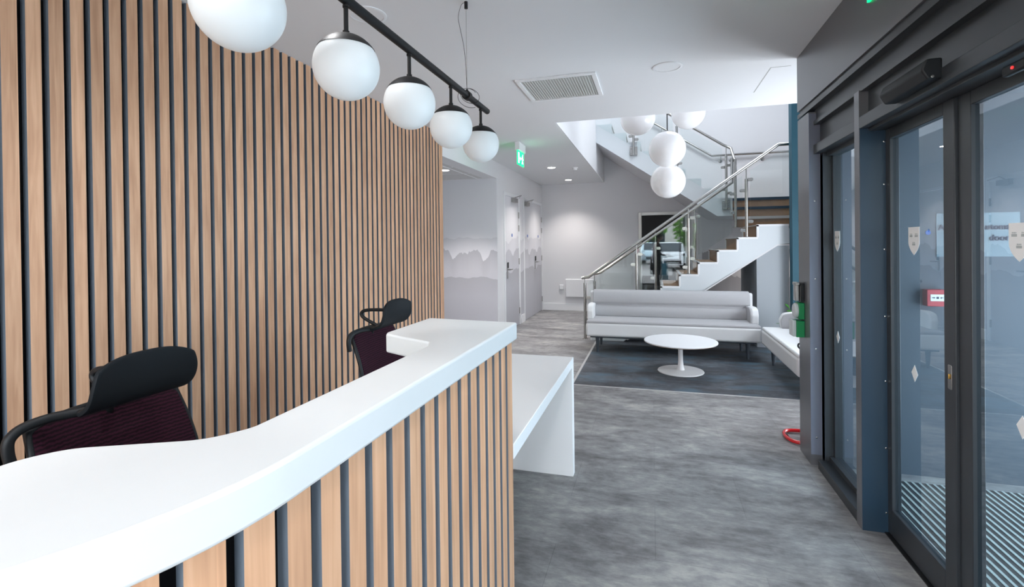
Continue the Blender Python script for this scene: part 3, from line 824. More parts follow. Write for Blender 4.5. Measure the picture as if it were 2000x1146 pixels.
# short flight between landings, rising away
t = thing('short_stair_flight', 'three brown steps climbing away from the landing behind the glass', 'staircase', (1.9, 8.7, 1.665))
for k in range(3):
    y0 = 8.50 + .27 * k; z0 = 1.665 + .1705 * k
    b = B(); add_box(b, 1.30, 2.598, y0 + .012, y0 + .03, z0, z0 + .1405); world_child('riser', b, M['oak'], t)
    b = B(); add_box(b, 1.30, 2.598, y0, y0 + .29 if k < 2 else YB - .002, z0 + .1405, z0 + .1705); world_child('tread' if k < 2 else 'landing', b, M['oak'], t)
    b = B(); add_box(b, 1.30, 2.598, y0 - .006, y0 + .035, z0 + .13, z0 + .1735); world_child('nosing', b, M['anthblue'] if k != 0 else M['trim'], t)
LZ2 = 2.1765
# upper flight along the back wall rising to the left
t = thing('upper_stair_flight', 'upper stair flight with white string climbing left along the back wall', 'staircase', (0.2, 9.6, 2.2))
UX = [1.06 - .2485 * k for k in range(0, 8)]
UZ = [LZ2 + .1735 * (k + 1) for k in range(0, 8)]
top = [(1.30, LZ2), (UX[0], LZ2)]
for k in range(8): top += [(UX[k], UZ[k])] + ([(UX[k + 1], UZ[k])] if k < 7 else [(-1.2, UZ[k])])
bot = [(-1.2, 3.42), (1.06, 1.873), (1.30, 1.873)]
b = B(); add_prism(b, top + bot, 8.87, 8.91, 'Y'); world_child('string', b, M['string'], t, smooth=False)
b = B(); add_prism(b, [(-1.2, 3.42), (1.06, 1.873), (2.598, 1.873), (2.598, 1.90), (1.06, 1.90), (-1.2, 3.45)], 8.91, YB - .002, 'Y'); world_child('soffit', b, M['wall'], t)
for k in range(8):
    x1 = UX[k]; x0 = UX[k + 1] - .01 if k < 7 else -1.2
    b = B(); add_box(b, x0, x1, 8.915, YB - .002, UZ[k] - .03, UZ[k]); world_child('tread', b, M['grille'], t)
    b = B(); add_box(b, x1 - .03, x1 - .012, 8.915, YB - .002, UZ[k] - .1735, UZ[k] - .03); world_child('riser', b, M['wall'], t)

# ------------------------------------------------------------------ balustrades
def rail_z(x): return .915 + (x + .984) * (2.75 - .915) / (1.654 + .984)
def post(parent, x, y, z0, z1, rod, base=True, clamps=(), r=.021, side=1):
    b = B(); add_tube(b, [(x, y, z0), (x, y, z1)], r, 16); add_tube(b, [(x, y, z1), (x, y, rod)], .007, 10)
    if base: add_lathe(b, [(.045, 0), (.045, .006), (.03, .012), (.022, .012)], (x, y, z0), 24)
    p = world_child('post', b, M['steel'], parent, ang=50)
    for (dz, s) in clamps:
        b = B(); pts_ = fillet([(.018, -.022), (.085, -.022), (.085, .022), (.018, .022)], [0, .021, .021, 0], 5)
        add_prism(b, [(x + s * q[0], dz + q[1]) for q in pts_], y - .014, y + .014, 'Y')
        c = world_child('glass_clamp', b, M['steel'], p, bevel=.002)
        c.matrix_parent_inverse = Matrix.Translation(parent.location).inverted()
        c.matrix_parent_inverse = Matrix.Identity(4)
        c.matrix_parent_inverse = (parent_world(p)).inverted()
    return p
def parent_world(p):
    # parts sit at world coordinates through their inverse; their own world matrix is the identity
    return Matrix.Identity(4)
def glass_panel(parent, pts_, y, th=.010, name='glass_panel'):
    b = B(); add_prism(b, pts_, y - th / 2, y + th / 2, 'Y'); return world_child(name, b, M['glass'], parent, smooth=False)

YR = 7.35
t = thing('stair_balustrade', 'front steel and glass balustrade along the near side of the lower stairs', 'balustrade', (-.984, YR, 0))
b = B(); add_tube(b, [(-1.03, YR, .915), (-.93, YR, .93), (1.654, YR, 2.75), (2.55, YR, 2.75)], .022, 18)
world_child('handrail', b, M['steel'], t, ang=50)
post(t, -.984, YR, 0, .84, .91, clamps=((.62, 1), (.30, 1)))
def tread_z(x):
    z = 0
    for k in range(10):
        if x >= XN[k]: z = ZN[k]
    return z
for x in (-.223, .497, 1.254):
    zz = tread_z(x); rz_ = rail_z(x)
    post(t, x, YR, zz, rz_ - .17, rz_ - .01, clamps=((zz + .60 + .20, 1), (zz + .60 + .05, -1), (zz + .22, 1), (zz + .10, -1)))
xs = [-.984, -.223, .497, 1.254]
for a, c in zip(xs, xs[1:]):
    x0, x1 = a + .05, c - .05
    glass_panel(t, [(x0, tread_z(a) + .07), (x1, tread_z(a) + .07 + (x1 - x0) * .69), (x1, rail_z(x1) - .09), (x0, rail_z(x0) - .09)], YR)
glass_panel(t, [(1.304, 1.70), (1.75, 1.72), (2.4, 1.72), (2.4, 2.66), (1.66, 2.66), (1.304, rail_z(1.304) - .09)], YR)

YR2 = 8.47
t = thing('stair_balustrade', 'rear steel and glass balustrade along the far side of the lower stairs', 'balustrade', (-.967, YR2, 0))
b = B(); add_tube(b, [(-1.0, YR2, .90), (-.86, YR2, .93), (1.235, YR2, 2.385), (1.235, YR2, 2.76), (1.235, 8.60, 2.76), (1.30, 8.62, 2.76)], .022, 16); world_child('handrail', b, M['steel'], t, ang=50)
post(t, -.967, YR2, 0, .78, .90, clamps=((.55, 1), (.25, 1)))
for x in (.05, .67):
    zz = tread_z(x); rz_ = rail_z(x) + .0
    post(t, x, YR2, zz, rz_ - .2, rz_ - .03, clamps=((zz + .7, 1), (zz + .2, -1)))
post(t, 1.285, YR2, 1.665, 2.76, 2.762, clamps=((2.2, -1), (1.9, -1)))
for a, c in ((-.967, .05), (.05, .67), (.67, 1.285)):
    x0, x1 = a + .05, c - .05
    glass_panel(t, [(x0, tread_z(a) + .07), (x1, tread_z(a) + .07 + (x1 - x0) * .69), (x1, rail_z(x1) - .10), (x0, rail_z(x0) - .10)], YR2)

YR3 = 8.86
def rail3(x): return 3.02 + (1.266 - x) * .672
t = thing('stair_balustrade', 'upper steel and glass balustrade side-fixed to the flight along the back wall', 'balustrade', (1.266, YR3, 2.2))
b = B(); add_tube(b, [(1.30, 8.62, 2.76), (1.275, YR3 - .02, 3.0), (1.16, YR3 - .02, 3.06), (-1.1, YR3 - .02, rail3(-1.1))], .022, 16); world_child('handrail', b, M['steel'], t, ang=50)
for (x, z0) in ((1.20, 1.98), (.42, 2.52), (-.30, 2.98)):
    p = post(t, x, YR3 - .04, z0, rail3(x) - .16, rail3(x) - .02, base=False, clamps=((rail3(x) - .35, 1), (rail3(x) - .38, -1), (z0 + .27, 1), (z0 + .33, -1)))
    b = B(); add_box(b, x - .065, x + .065, YR3 - .012, YR3 + .01, z0 - .0, z0 + .15)
    q = world_child('fixing_plate', b, M['steel'], t, bevel=.003)
    for dx in (-.042, .042):
        for dz in (.035, .115):
            b = B(); add_lathe(b, [(.009, 0), (.009, .006), (0, .008)], (x + dx, YR3 - .012, z0 + dz), 10, Matrix.Rotation(PI / 2, 4, 'X'))
            obj('bolt', b, M['steeldark'], q)
for a, c in ((-1.0, -.36), (-.24, .36), (.48, 1.14)):
    glass_panel(t, [(a, rail3(a) - .95), (c, rail3(c) - .95), (c, rail3(c) - .10), (a, rail3(a) - .10)], YR3 - .03)
t = thing('wall_handrail', 'steel handrail fixed to the white wall above the upper stairs', 'handrail', (1.136, 10.27, 3.1))
b = B(); add_tube(b, [(-1.0, 10.27, 3.125 + 2.136 * .668), (1.136, 10.27, 3.125), (2.5, 10.27, 3.125)], .021, 14); world_child('rail', b, M['steel'], t, ang=50)
for (x, z) in ((1.30, 3.10), (2.05, 3.10), (.2, 3.72)):
    b = B(); add_tube(b, [(x, 10.27, z), (x, 10.27, z - .06), (x, YB - .008, z - .08)], .006, 8); add_lathe(b, [(.035, 0), (.035, .006), (.01, .01)], (x, YB, z - .08), 20, Matrix.Rotation(PI / 2, 4, 'X'))
    world_child('bracket', b, M['steel'], t)

# ------------------------------------------------------------------ sofas
def sofa_profile_back():
    """(depth, height) outline of the back: lower roll, crease, tall upper panel; depth grows to the rear"""
    lower = [(.50, .40), (.455, .43), (.445, .49), (.465, .555), (.50, .578)]
    upper = [(.505, .585), (.48, .62), (.49, .68), (.515, .74), (.55, .775), (.60, .785), (.64, .77), (.655, .70), (.66, .40)]
    return lower + upper
def build_sofa(name, label, L, y_len_dir, loc, rz, arms, group, depth=.68):
    t = thing(name, label, 'sofa', loc, rz, group)
    # local: x along the sofa 0..L, y depth 0 (front)..depth, z up
    b = B(); add_box(b, .05, L - .05, .06, depth - .04, .196, .222); obj('frame', b, M['legs'], t, bevel=.006)
    for (x, y) in ((.14, .10), (L - .14, .10), (.14, depth - .10), (L - .14, depth - .10)):
        b = B(); add_lathe(b, [(.015, 0), (.027, .195)], (x, y, 0.003), 16); obj('leg', b, M['legs'], t)
    b = B(); add_box(b, 0, L, 0, depth - .02, .22, .398); obj('seat_base', b, M['fab2'], t, bevel=.028, seg=4)
    b = B(); add_box(b, .006, L - .006, .006, depth - .15, .385, .428); obj('seat_cushion', b, M['fab'], t, bevel=.018, seg=4)
    return t
s1 = build_sofa('sofa', 'long grey and white sofa facing the viewer behind the round coffee table', 2.10, 1, (-.85, 6.40, 0), 0, None, 'lounge sofas')
b = B(); add_prism(b, sofa_profile_back(), .04, 2.06, 'X'); obj('backrest', b, M['fab'], s1, bevel=.018, seg=3, ang=60)
for x in (.0, 2.06):
    b = B(); add_prism(b, fillet([(.55, .40), (.55, .76), (.66, .76), (.675, .24), (.60, .24)], .03), x + .002, x + .038, 'X'); obj('side_panel', b, M['fab2'], s1, bevel=.006)
def arm_profile():
    return fillet([(.20, .41), (.185, .52), (.22, .60), (.34, .615), (.60, .60), (.60, .40)], [.02, .05, .06, .05, .03, 0], 5)
b = B(); add_prism(b, arm_profile(), -.005, .075, 'X'); obj('armrest', b, M['fab2'], s1, bevel=.02, seg=3, ang=60)
b = B(); add_prism(b, arm_profile(), 2.025, 2.105, 'X'); a_ = obj('armrest', b, M['fab2'], s1, bevel=.02, seg=3, ang=60)
b = B(); add_prism(b, [(y_ + .004, z_ - .004) for y_, z_ in arm_profile()], 2.006, 2.03, 'X'); obj('arm_lining', b, M['fab'], a_, bevel=.008, seg=2, ang=60)
s2 = build_sofa('sofa', 'white sofa at right set at right angles, partly hidden by the dark column', 1.50, 1, (1.235, 6.375, 0), -PI / 2, None, 'lounge sofas')
b = B(); add_prism(b, sofa_profile_back(), .04, 1.46, 'X'); obj('backrest', b, M['fab'], s2, bevel=.018, seg=3, ang=60)
b = B(); add_prism(b, arm_profile(), -.005, .075, 'X'); a_ = obj('armrest', b, M['fab2'], s2, bevel=.02, seg=3, ang=60)
b = B(); add_prism(b, [(y_ + .004, z_ - .004) for y_, z_ in arm_profile()], .07, .094, 'X'); obj('arm_lining', b, M['fab'], a_, bevel=.008, seg=2, ang=60)
for ch in s2.children:
    if ch.name.startswith('seat_cushion'): ch.data.materials[0] = M['fab2']

# ------------------------------------------------------------------ coffee table
t = thing('coffee_table', 'round white pedestal coffee table in front of the sofa', 'coffee table', (.291, 5.72, .003))
b = B(); add_lathe(b, [(0, .323), (.375, .323), (.382, .326)], (0, 0, 0), 72); add_lathe(b, [(.382, .326), (.390, .331), (.390, .334)], (0, 0, 0), 72)
obj('top_edge', b, M['oak'], t)
b = B(); add_lathe(b, [(0, .3335), (.391, .3335), (.391, .343), (.388, .3455), (0, .3455)], (0, 0, 0), 72); obj('table_top', b, M['white'], t)
b = B(); add_lathe(b, [(.045, .02), (.032, .05), (.026, .12), (.025, .30), (.035, .323)], (0, 0, 0), 32); obj('stem', b, M['white'], t)
b = B(); add_lathe(b, [(.243, 0), (.247, .005), (.243, .012), (.10, .017), (.05, .022), (0, .022)], (0, 0, 0), 64); obj('base', b, M['white'], t)

# ------------------------------------------------------------------ office chairs
def build_chair(loc, rz, label):
    t = thing('office_chair', label, 'office chair', loc, rz, 'office chairs behind the reception desk')
    # local: +x is the way the chair faces, y sideways, z up; back plane near x = 0
    def back(u, v):
        yy = (u - .5) * (.46 - .05 * v ** 2)
        zz = .52 + .465 * v - .020 * (2 * u - 1) ** 4 * v
        xx = .030 * (2 * u - 1) ** 2 + .05 * math.sin(v * PI) - .055 * v
        return (xx, yy, zz)
    b = B(); add_sheet(b, back, 18, 16, .018); obj('backrest', b, M['burg'], t, ang=70, bevel=0, sub=1)
    b = B(); fr = []
    for i in range(17): fr.append(back(0, i / 16))
    for i in range(1, 18): fr.append(back(i / 18, 1))
    for i in range(16, -1, -1): fr.append(back(1, i / 16))
    add_tube(b, [(p[0] - .006, p[1], p[2]) for p in fr], .010, 8)
    add_tube(b, [(-.02, 0, .44), (-.03, 0, .60), (-.045, 0, .80), (-.045, 0, .97), (-.01, 0, .995)], .016, 10)
    obj('back_frame', b, M['plast'], t, ang=60)
    # headrest: upright pad whose lower edge curls back into a lip
    prof = [(.112, 1.150), (.116, 1.125), (.118, 1.09), (.114, 1.055), (.100, 1.025), (.075, 1.006), (.045, 1.0), (.012, .998)]
    def head(u, v):
        s = 2 * u - 1; f = v * (len(prof) - 1); i0 = min(int(f), len(prof) - 2); k = f - i0
        x = prof[i0][0] * (1 - k) + prof[i0 + 1][0] * k; z = prof[i0][1] * (1 - k) + prof[i0 + 1][1] * k
        up = max(0, (z - 1.0) / .15)
        w = .157 * (1 - .10 * max(0, up - .45) ** 2 * 3) * (1 - .28 * max(0, v - .72) * 3)
        z -= .030 * up * abs(s) ** 3.0
        return (x + .018 * s * s * up, w * s, z)
    b = B(); add_sheet(b, head, 20, 16, .016)
    h = obj('headrest', b, M['plast2'], t, ang=80, sub=1)
    b = B(); add_tube(b, smooth_path([(.10, 0, 1.085), (-.02, 0, 1.085), (-.085, 0, 1.078), (-.105, 0, 1.060), (-.085, 0, 1.035), (.0, .0, .995)]), .0095, 10); obj('headrest_bracket', b, M['plast'], h, ang=60)
    b = B()
    pth_ = smooth_path([(.03, -.11, .998), (.0, -.17, .998), (-.01, -.225, .990), (-.012, -.252, .970), (-.012, -.256, .940), (-.012, -.250, .905)])
    add_tube(b, pth_, .013, 10)
    obj('hook_arm', b, M['plast'], t, ang=60)
    b = B(); add_box(b, .02, .50, -.25, .25, .44, .51); obj('seat', b, M['burg'], t, bevel=.03, seg=4)
    for s in (-1, 1):
        b = B(); add_tube(b, [(.18, s * .25, .45), (.18, s * .30, .50), (.18, s * .30, .64)], .014, 10)
        ar = obj('armrest', b, M['plast'], t)
        b = B(); add_box(b, .06, .30, s * .30 - .035, s * .30 + .035, .64, .665); obj('arm_pad', b, M['plast'], ar, bevel=.01)
    b = B(); add_tube(b, [(.25, 0, .10), (.25, 0, .44)], .025, 16); add_box(b, .15, .35, -.08, .08, .41, .445); add_box(b, -.03, .2, -.03, .03, .425, .45); obj('gas_lift', b, M['plast'], t)
    b = B()
    for k in range(5):
        a = 2 * PI * k / 5
        add_tube(b, [(.25, 0, .11), (.25 + .29 * math.cos(a), .29 * math.sin(a), .075)], .02, 8, radii=[.026, .014])
    obj('star_base', b, M['plast'], t)
    for k in range(5):
        a = 2 * PI * k / 5; cx, cy = .25 + .29 * math.cos(a), .29 * math.sin(a)
        b = B(); add_lathe(b, [(.024, -.022), (.03, -.014), (.03, .014), (.024, .022)], (cx, cy, .030), 14, Matrix.Rotation(PI / 2, 4, 'X') @ Matrix.Rotation(a, 4, 'Y')); add_tube(b, [(cx, cy, .03), (cx, cy, .07)], .008, 8)
        obj('castor', b, M['plast'], t)
    return t
chair = build_chair((-1.55, 1.075, 0), 0, 'burgundy mesh office chair in the left foreground behind the desk')
c2 = copy_tree(chair)
c2.location = (-1.49, 2.42, 0); c2['label'] = 'burgundy mesh office chair behind the far end of the desk'

# ------------------------------------------------------------------ entrance side
struct(box('wall_bulkhead', M['anthlight'], .975, 1.30, YF, 3.80, 2.335, CZ), 'dark grey clad bulkhead above the entrance doors', 'wall')
b = B(); add_box(b, .985, 1.30, YF, 3.78, 2.315, 2.335); add_box(b, .976, 1.30, YF, 3.80, 2.285, 2.315)
struct(obj('trim_3', b, [M['anth']]), 'shadow gap and lower lip of the bulkhead', 'trim')
struct(box('trim_4', M['anth'], 1.015, 1.12, YF, 3.56, 2.215, 2.285), 'dark fascia over the entrance frame', 'trim')
struct(box('trim_5', M['anth'], 1.0, 1.12, YF, 3.54, 2.185, 2.21), 'top rail of the entrance frame', 'trim')
col = struct(box('wall_column', M['anthlight'], .972, 1.13, 3.542, 3.78, .0, 2.27), 'grey metal-clad column at the corner of the entrance lobby', 'column')
t = thing('column_cover', 'lavender-grey metal cover strip with screws on the column facing the viewer', 'cover strip', (1.0, 3.535, .07))
b = B(); add_box(b, .972, 1.036, 3.536, 3.542, .07, 2.26); world_child('plate', b, M['lav'], t)
def screws(parent, pts_, axis):
    for p in pts_:
        b = B(); R_ = {'-Y': Matrix.Rotation(PI / 2, 4, 'X'), '-X': Matrix.Rotation(-PI / 2, 4, 'Y')}[axis]
        add_lathe(b, [(.0055, 0), (.0055, .0015), (0, .003)], p, 10, R_); world_child('screw', b, M['steel'], parent)
screws(t, [(1.004, 3.536, z) for z in (.18, .75, 1.20, 1.70, 2.20)], '-Y')

d = sroot('door_4', 'black framed automatic sliding glass entrance doors with side light', 'door', (1.05, 2.5, 0))
fr = B()
add_box(fr, 1.036, 1.13, 3.49, 3.536, 0, 2.19)          # far jamb
add_box(fr, .998, 1.13, 2.87, 3.49, 0, .055)            # sill of side light
add_box(fr, .998, 1.06, 2.87, 3.536, 2.0, 2.058)        # mid rail
add_box(fr, .994, 1.06, YF, 2.81, 2.0, 2.058)           # rail over doors
add_box(fr, 1.035, 1.13, 2.87, 3.49, 2.03, 2.19)         # recessed transom panel
add_box(fr, 1.035, 1.20, YF, 2.81, 1.985, 2.19)          # operator housing
add_box(fr, 1.06, 1.13, 2.87, 3.49, .055, .085); add_box(fr, 1.06, 1.13, 2.87, 3.49, 1.975, 2.03)
add_box(fr, 1.06, 1.13, 2.87, 2.905, .055, 2.0); add_box(fr, 1.085, 1.13, 3.47, 3.49, .055, 2.0)
world_child('door_frame', fr, M['anth'], d, bevel=.002)
b = B(); add_box(b, .994, 1.0, 2.81, 2.87, 0, 2.19); add_box(b, 1.0, 1.13, 2.812, 2.87, 0, 2.19); world_child('post_face', b, M['anthlight'], d)
b = B(); add_box(b, .996, 1.112, 2.806, 2.812, 0.0, 2.0); pc = world_child('post_cover', b, M['anthblue'], d)
for z in (.10, .42, .75, 1.07, 1.40, 1.72, 1.93):
    b = B(); add_lathe(b, [(.0045, 0), (.0045, .0015), (0, .003)], (1.098, 2.806, z), 10, Matrix.Rotation(PI / 2, 4, 'X'))
    o = obj('screw', b, M['steel'], pc); o.matrix_parent_inverse = Matrix.Identity(4)
b = B(); add_box(b, 1.036, 1.06, 3.4905, 3.5365, .055, 1.99); world_child('jamb_cover', b, M['anthblue'], d)
b = B(); add_box(b, 1.09, 1.104, 2.90, 3.472, .08, 1.98); world_child('side_light_glass', b, M['doorglass'], d, smooth=False)
def leaf(x0, x1, y0, y1, st0, st1):
    b = B(); add_box(b, x0, x1, y0, y0 + st0, .01, 1.985); add_box(b, x0, x1, y1 - st1, y1, .01, 1.985)
    add_box(b, x0, x1, y0 + st0, y1 - st1, .01, .135); add_box(b, x0, x1, y0 + st0, y1 - st1, 1.935, 1.985)
    lf_ = world_child('door_leaf', b, M['anth'], d, bevel=.0025)
    xm = (x0 + x1) / 2
    b = B(); add_box(b, xm - .006, xm + .006, y0 + st0, y1 - st1, .135, 1.935)
    g_ = obj('glass_pane', b, M['doorglass'], lf_, smooth=False)
    return lf_
def decal_sh(parent, x, y, z, w, h):
    b = B(); pts_ = [(-w / 2, h / 2), (w / 2, h / 2), (w / 2, 0)]
    for i in range(1, 7):
        a = i / 7; pts_.append((w / 2 * (1 - a ** 2.1), -h / 2 * a))
    pts_.append((0, -h / 2))
    pts_ += [(-p[0], p[1]) for p in reversed(pts_[3:-1])] + [(-w / 2, 0)]
    add_prism(b, [(y + p[0], z + p[1]) for p in pts_], x - .001, x, 'X')
    s_ = obj('shield_decal', b, M['decal'], parent, smooth=False)
    b = B()
    for (cy, cz) in ((-w * .23, h * .18), (w * .23, h * .18), (0, -h * .12)):
        add_box(b, x - .0016, x - .001, y + cy - w * .13, y + cy + w * .13, z + cz - h * .035, z + cz + h * .035)
        for q_ in (-.08, 0, .08): add_box(b, x - .0016, x - .001, y + cy + w * q_ - w * .025, y + cy + w * q_ + w * .025, z + cz + h * .05, z + cz + h * .085)
    q = world_link('decal_emblem', b, M['decalg'], s_)
def world_link(name, bm, m, parent):
    o = obj(name, bm, m, parent, smooth=False); return o
def decal_dia(parent, x, y, z, w, h):
    b = B(); add_prism(b, [(y - w / 2, z), (y, z + h / 2), (y + w / 2, z), (y, z - h / 2)], x - .001, x, 'X'); obj('diamond_decal', b, M['decal'], parent, smooth=False)
l1 = leaf(1.105, 1.145, 2.243, 2.815, .075, .050)
l2 = leaf(1.115, 1.155, 1.15, 2.238, .050, .075)
decal_sh(l1, 1.119, 2.575, 1.44, .095, .125)
decal_dia(l1, 1.119, 2.575, .850, .055, .075)
decal_sh(l2, 1.129, 1.945, 1.435, .095, .125)
decal_dia(l2, 1.129, 1.935, .845, .055, .075)
decal_sh(d, 1.0895, 3.415, 1.44, .085, .125)
decal_dia(d, 1.0895, 3.415, .853, .05, .075)
for ch in d.children:
    if ch.name.startswith('shield_decal') or ch.name.startswith('diamond_decal'):
        ch.matrix_parent_inverse = Matrix.Translation(d.location).inverted()
b = B(); add_prism(b, fillet([(2.264, .865), (2.290, .865), (2.290, .960), (2.264, .960)], .006), 1.1025, 1.105, 'X')
lk = obj('lock_plate', b, M['steel'], l1, bevel=.001)
b = B(); add_box(b, 1.098, 1.1025, 2.274, 2.280, .905, .925); obj('thumb_turn', b, M['brass'], lk, bevel=.002)
# motion sensor bar
t = thing('motion_sensor', 'black door motion sensor bar above the sliding doors', 'sensor', (.998, 2.255, 2.055))
b = B(); add_prism(b, fillet([(0, -.035), (0, .04), (-.05, .04), (-.065, .0), (-.045, -.035)], [0, .008, .02, .02, .012]), -.165, .175, 'Y'); obj('housing', b, M['plast'], t, bevel=.006)
b = B(); add_lathe(b, [(.005, 0), (.005, .003), (0, .004)], (-.035, -.172, -.028), 10, Matrix.Rotation(PI / 2, 4, 'X')); obj('lens', b, M['steeldark'], t)
b = B(); add_box(b, -.02, 0, -.05, .05, -.02, .012); o = obj('safety_sensor', b, M['plast'], bevel=.006, loc=(1.045, 1.79, 1.955)); tag(o, 'small black sensor with a red light above the right sliding door', 'sensor')
b = B(); add_lathe(b, [(.005, 0), (.005, .003), (0, .004)], (-.02, .0, -.004), 10, Matrix.Rotation(-PI / 2, 4, 'Y')); obj('indicator_lamp', b, mat('red_lamp', (.6, .02, .02), .3, emis=(1, .05, .05), es=.25), o)
# wait for the floor track
struct(box('trim_6', M['blackm'], 1.09, 1.17, YF, 2.81, 0, .006), 'black floor track under the sliding doors', 'trim')
# exit sign stuck on the bulkhead
b = B(); add_box(b, -.012, 0, -.17, .15, -.07, .12); o = obj('exit_sign', b, M['exit'], bevel=.002, loc=(.975, 2.475, 2.612)); tag(o, 'green exit sign on the dark bulkhead at the top edge of the picture', 'exit sign')

# column devices
def device(name, lab, cat, z, h, dpt, y0, y1, m):
    t = thing(name, lab, cat, (.972, (y0 + y1) / 2, z)); return t
t = thing('exit_button', 'black door entry reader highest on the dark column', 'reader', (.972, 3.70, 1.10))
b = B(); add_box(b, -.022, 0, -.05, .045, -.062, .062); obj('housing', b, M['plast'], t, bevel=.005)
b = B(); add_box(b, -.045, -.022, -.012, .045, -.062, .062); add_box(b, -.05, -.022, -.03, .045, .045, .066); obj('front_plate', b, M['steeldark'], t, bevel=.004)
t = thing('release_button', 'green door release button in the middle of the dark column', 'door release', (.972, 3.70, .975))
b = B(); add_box(b, -.035, 0, -.05, .045, -.055, .055); obj('housing', b, M['green'], t, bevel=.004)
b = B(); add_lathe(b, [(.05, 0), (.05, .012), (.042, .020), (.030, .022), (0, .024)], (0, 0, 0), 28, Matrix.Translation((-.035, 0, 0)) @ Matrix.Rotation(-PI / 2, 4, 'Y')); obj('button', b, M['clear'], t)
t = thing('break_glass_unit', 'green emergency break glass box lowest on the dark column', 'door release', (.972, 3.70, .855))
b = B(); add_box(b, -.05, 0, -.05, .045, -.055, .055); obj('housing', b, M['green'], t, bevel=.004)
b = B(); add_box(b, -.072, -.05, -.05, .045, -.05, .058); obj('front_cover', b, M['clear'], t, bevel=.004)

# extinguisher stand behind the column
t = thing('extinguisher_stand', 'red tubular fire extinguisher stand on the floor behind the dark column', 'stand', (1.15, 3.97, .0))
b = B(); base = [(1.30, 3.85, .018), (1.05, 3.85, .018), (.965, 3.87, .018), (.930, 3.93, .018), (.928, 4.02, .018), (.96, 4.08, .018), (1.05, 4.10, .018), (1.30, 4.10, .018)]
add_tube(b, smooth_path(base), .0135, 12); world_child('base_loop', b, M['red'], t, ang=60)
b = B(); add_tube(b, smooth_path([(1.12, 4.10, .02), (1.12, 4.10, .3), (1.12, 4.12, .78), (1.14, 4.12, .84), (1.30, 4.12, .84)]), .012, 10); world_child('upright', b, M['red'], t)
b = B(); add_tube(b, [(.931, 3.965, .018), (.931, 4.0, .018)], .0142, 12); world_child('clip', b, M['plast'], t)
t = thing('fire_extinguisher', 'red fire extinguisher mostly hidden behind the dark column', 'fire extinguisher', (1.145, 4.0, .033))
b = B(); add_lathe(b, [(.0, 0), (.07, 0), (.078, .02), (.08, .06), (.08, .44), (.07, .50), (.035, .54), (.025, .56), (0, .56)], (0, 0, 0), 32); obj('cylinder', b, M['red'], t)
b = B(); add_tube(b, [(0, 0, .55), (0, 0, .62)], .018, 12); add_tube(b, smooth_path([(0, 0, .6), (-.10, .0, .66), (-.125, 0, .64), (-.09, 0, .60)]), .006, 8); add_tube(b, smooth_path([(0, 0, .58), (-.09, -.02, .61), (-.11, -.02, .50), (-.075, -.03, .40)]), .009, 8); obj('valve_and_hose', b, M['plast'], t)

# vestibule: call point, notices, mat
t = thing('fire_call_point', 'red fire alarm call point on the lobby wall seen through the door glass', 'fire alarm', (1.63, 3.54, 1.095))
b = B(); add_box(b, -.052, .045, -.055, 0, -.05, .05); obj('housing', b, M['redp'], t, bevel=.004)
b = B(); add_box(b, -.035, .035, -.0575, -.055, -.018, .022); q = obj('glass_plate', b, M['decal'], t, smooth=False)
b = B(); add_box(b, -.006, .006, -.0585, -.0575, -.004, .008)
for s in (-1, 1): add_prism(b, [(s * .012, .002), (s * .02, .008), (s * .02, .004), (s * .028, .004), (s * .028, 0), (s * .02, 0), (s * .02, -.004)], -.0585, -.0575, 'Y')
obj('symbols', b, M['ink'], q, smooth=False)
def text_child(name, body, size, m, parent, loc, rot):
    cu = bpy.data.curves.new(name, 'FONT'); cu.body = body; cu.size = size; cu.align_x = 'CENTER'; cu.align_y = 'CENTER'; cu.extrude = .0012; cu.offset = .0011
    tmp = bpy.data.objects.new('tmp', cu); COL.objects.link(tmp)
    bpy.context.view_layer.update()
    me = bpy.data.meshes.new_from_object(tmp.evaluated_get(bpy.context.evaluated_depsgraph_get()))
    bpy.data.objects.remove(tmp); bpy.data.curves.remove(cu)
    me.materials.clear(); me.materials.append(m); me.name = name
    o = bpy.data.objects.new(name, me); COL.objects.link(o); o.parent = parent; o.location = loc; o.rotation_euler = rot; return o
for (x, lab) in ((1.757, 'Automatic door notice partly hidden by the door stile'), (1.958, 'Automatic door notice on the lobby wall at far right')):
    t = thing('door_notice', lab, 'notice', (x, 3.54, 1.47), group='automatic door notices')
    b = B(); add_box(b, -.106, .098, -.003, 0, -.13, .13); obj('panel', b, M['notice'], t)
    text_child('lettering', 'Automatic', .046, M['ink'], t, (.0, -.0060, .045), (PI / 2, 0, 0))
    text_child('lettering', 'door', .048, M['ink'], t, (.0, -.0060, -.020), (PI / 2, 0, 0))
b = B(); add_lathe(b, [(.014, 0), (.014, .002), (0, .002)], (0, 0, 0), 20, Matrix.Rotation(PI / 2, 4, 'X')); tag(obj('blue_disc', b, M['blue'], loc=(1.61, 3.54, 1.487)), 'small blue disc sticker beside the Automatic door notice', 'sticker')
t = thing('entrance_mat', 'dark entrance mat with pale aluminium bars inside the glass lobby', 'mat', (1.9, 2.0, 0))
b = B(); add_box(b, 1.19, 2.58, -1.2, 3.42, 0, .006); world_child('mat_base', b, M['mat'], t)
b = B()
x = 1.21
while x < 2.57:
    add_box(b, x, x + .013, -1.2, 3.42, .006, .0085); x += .036
o = world_child('aluminium_bars', b, M['matbar'], t, smooth=False)

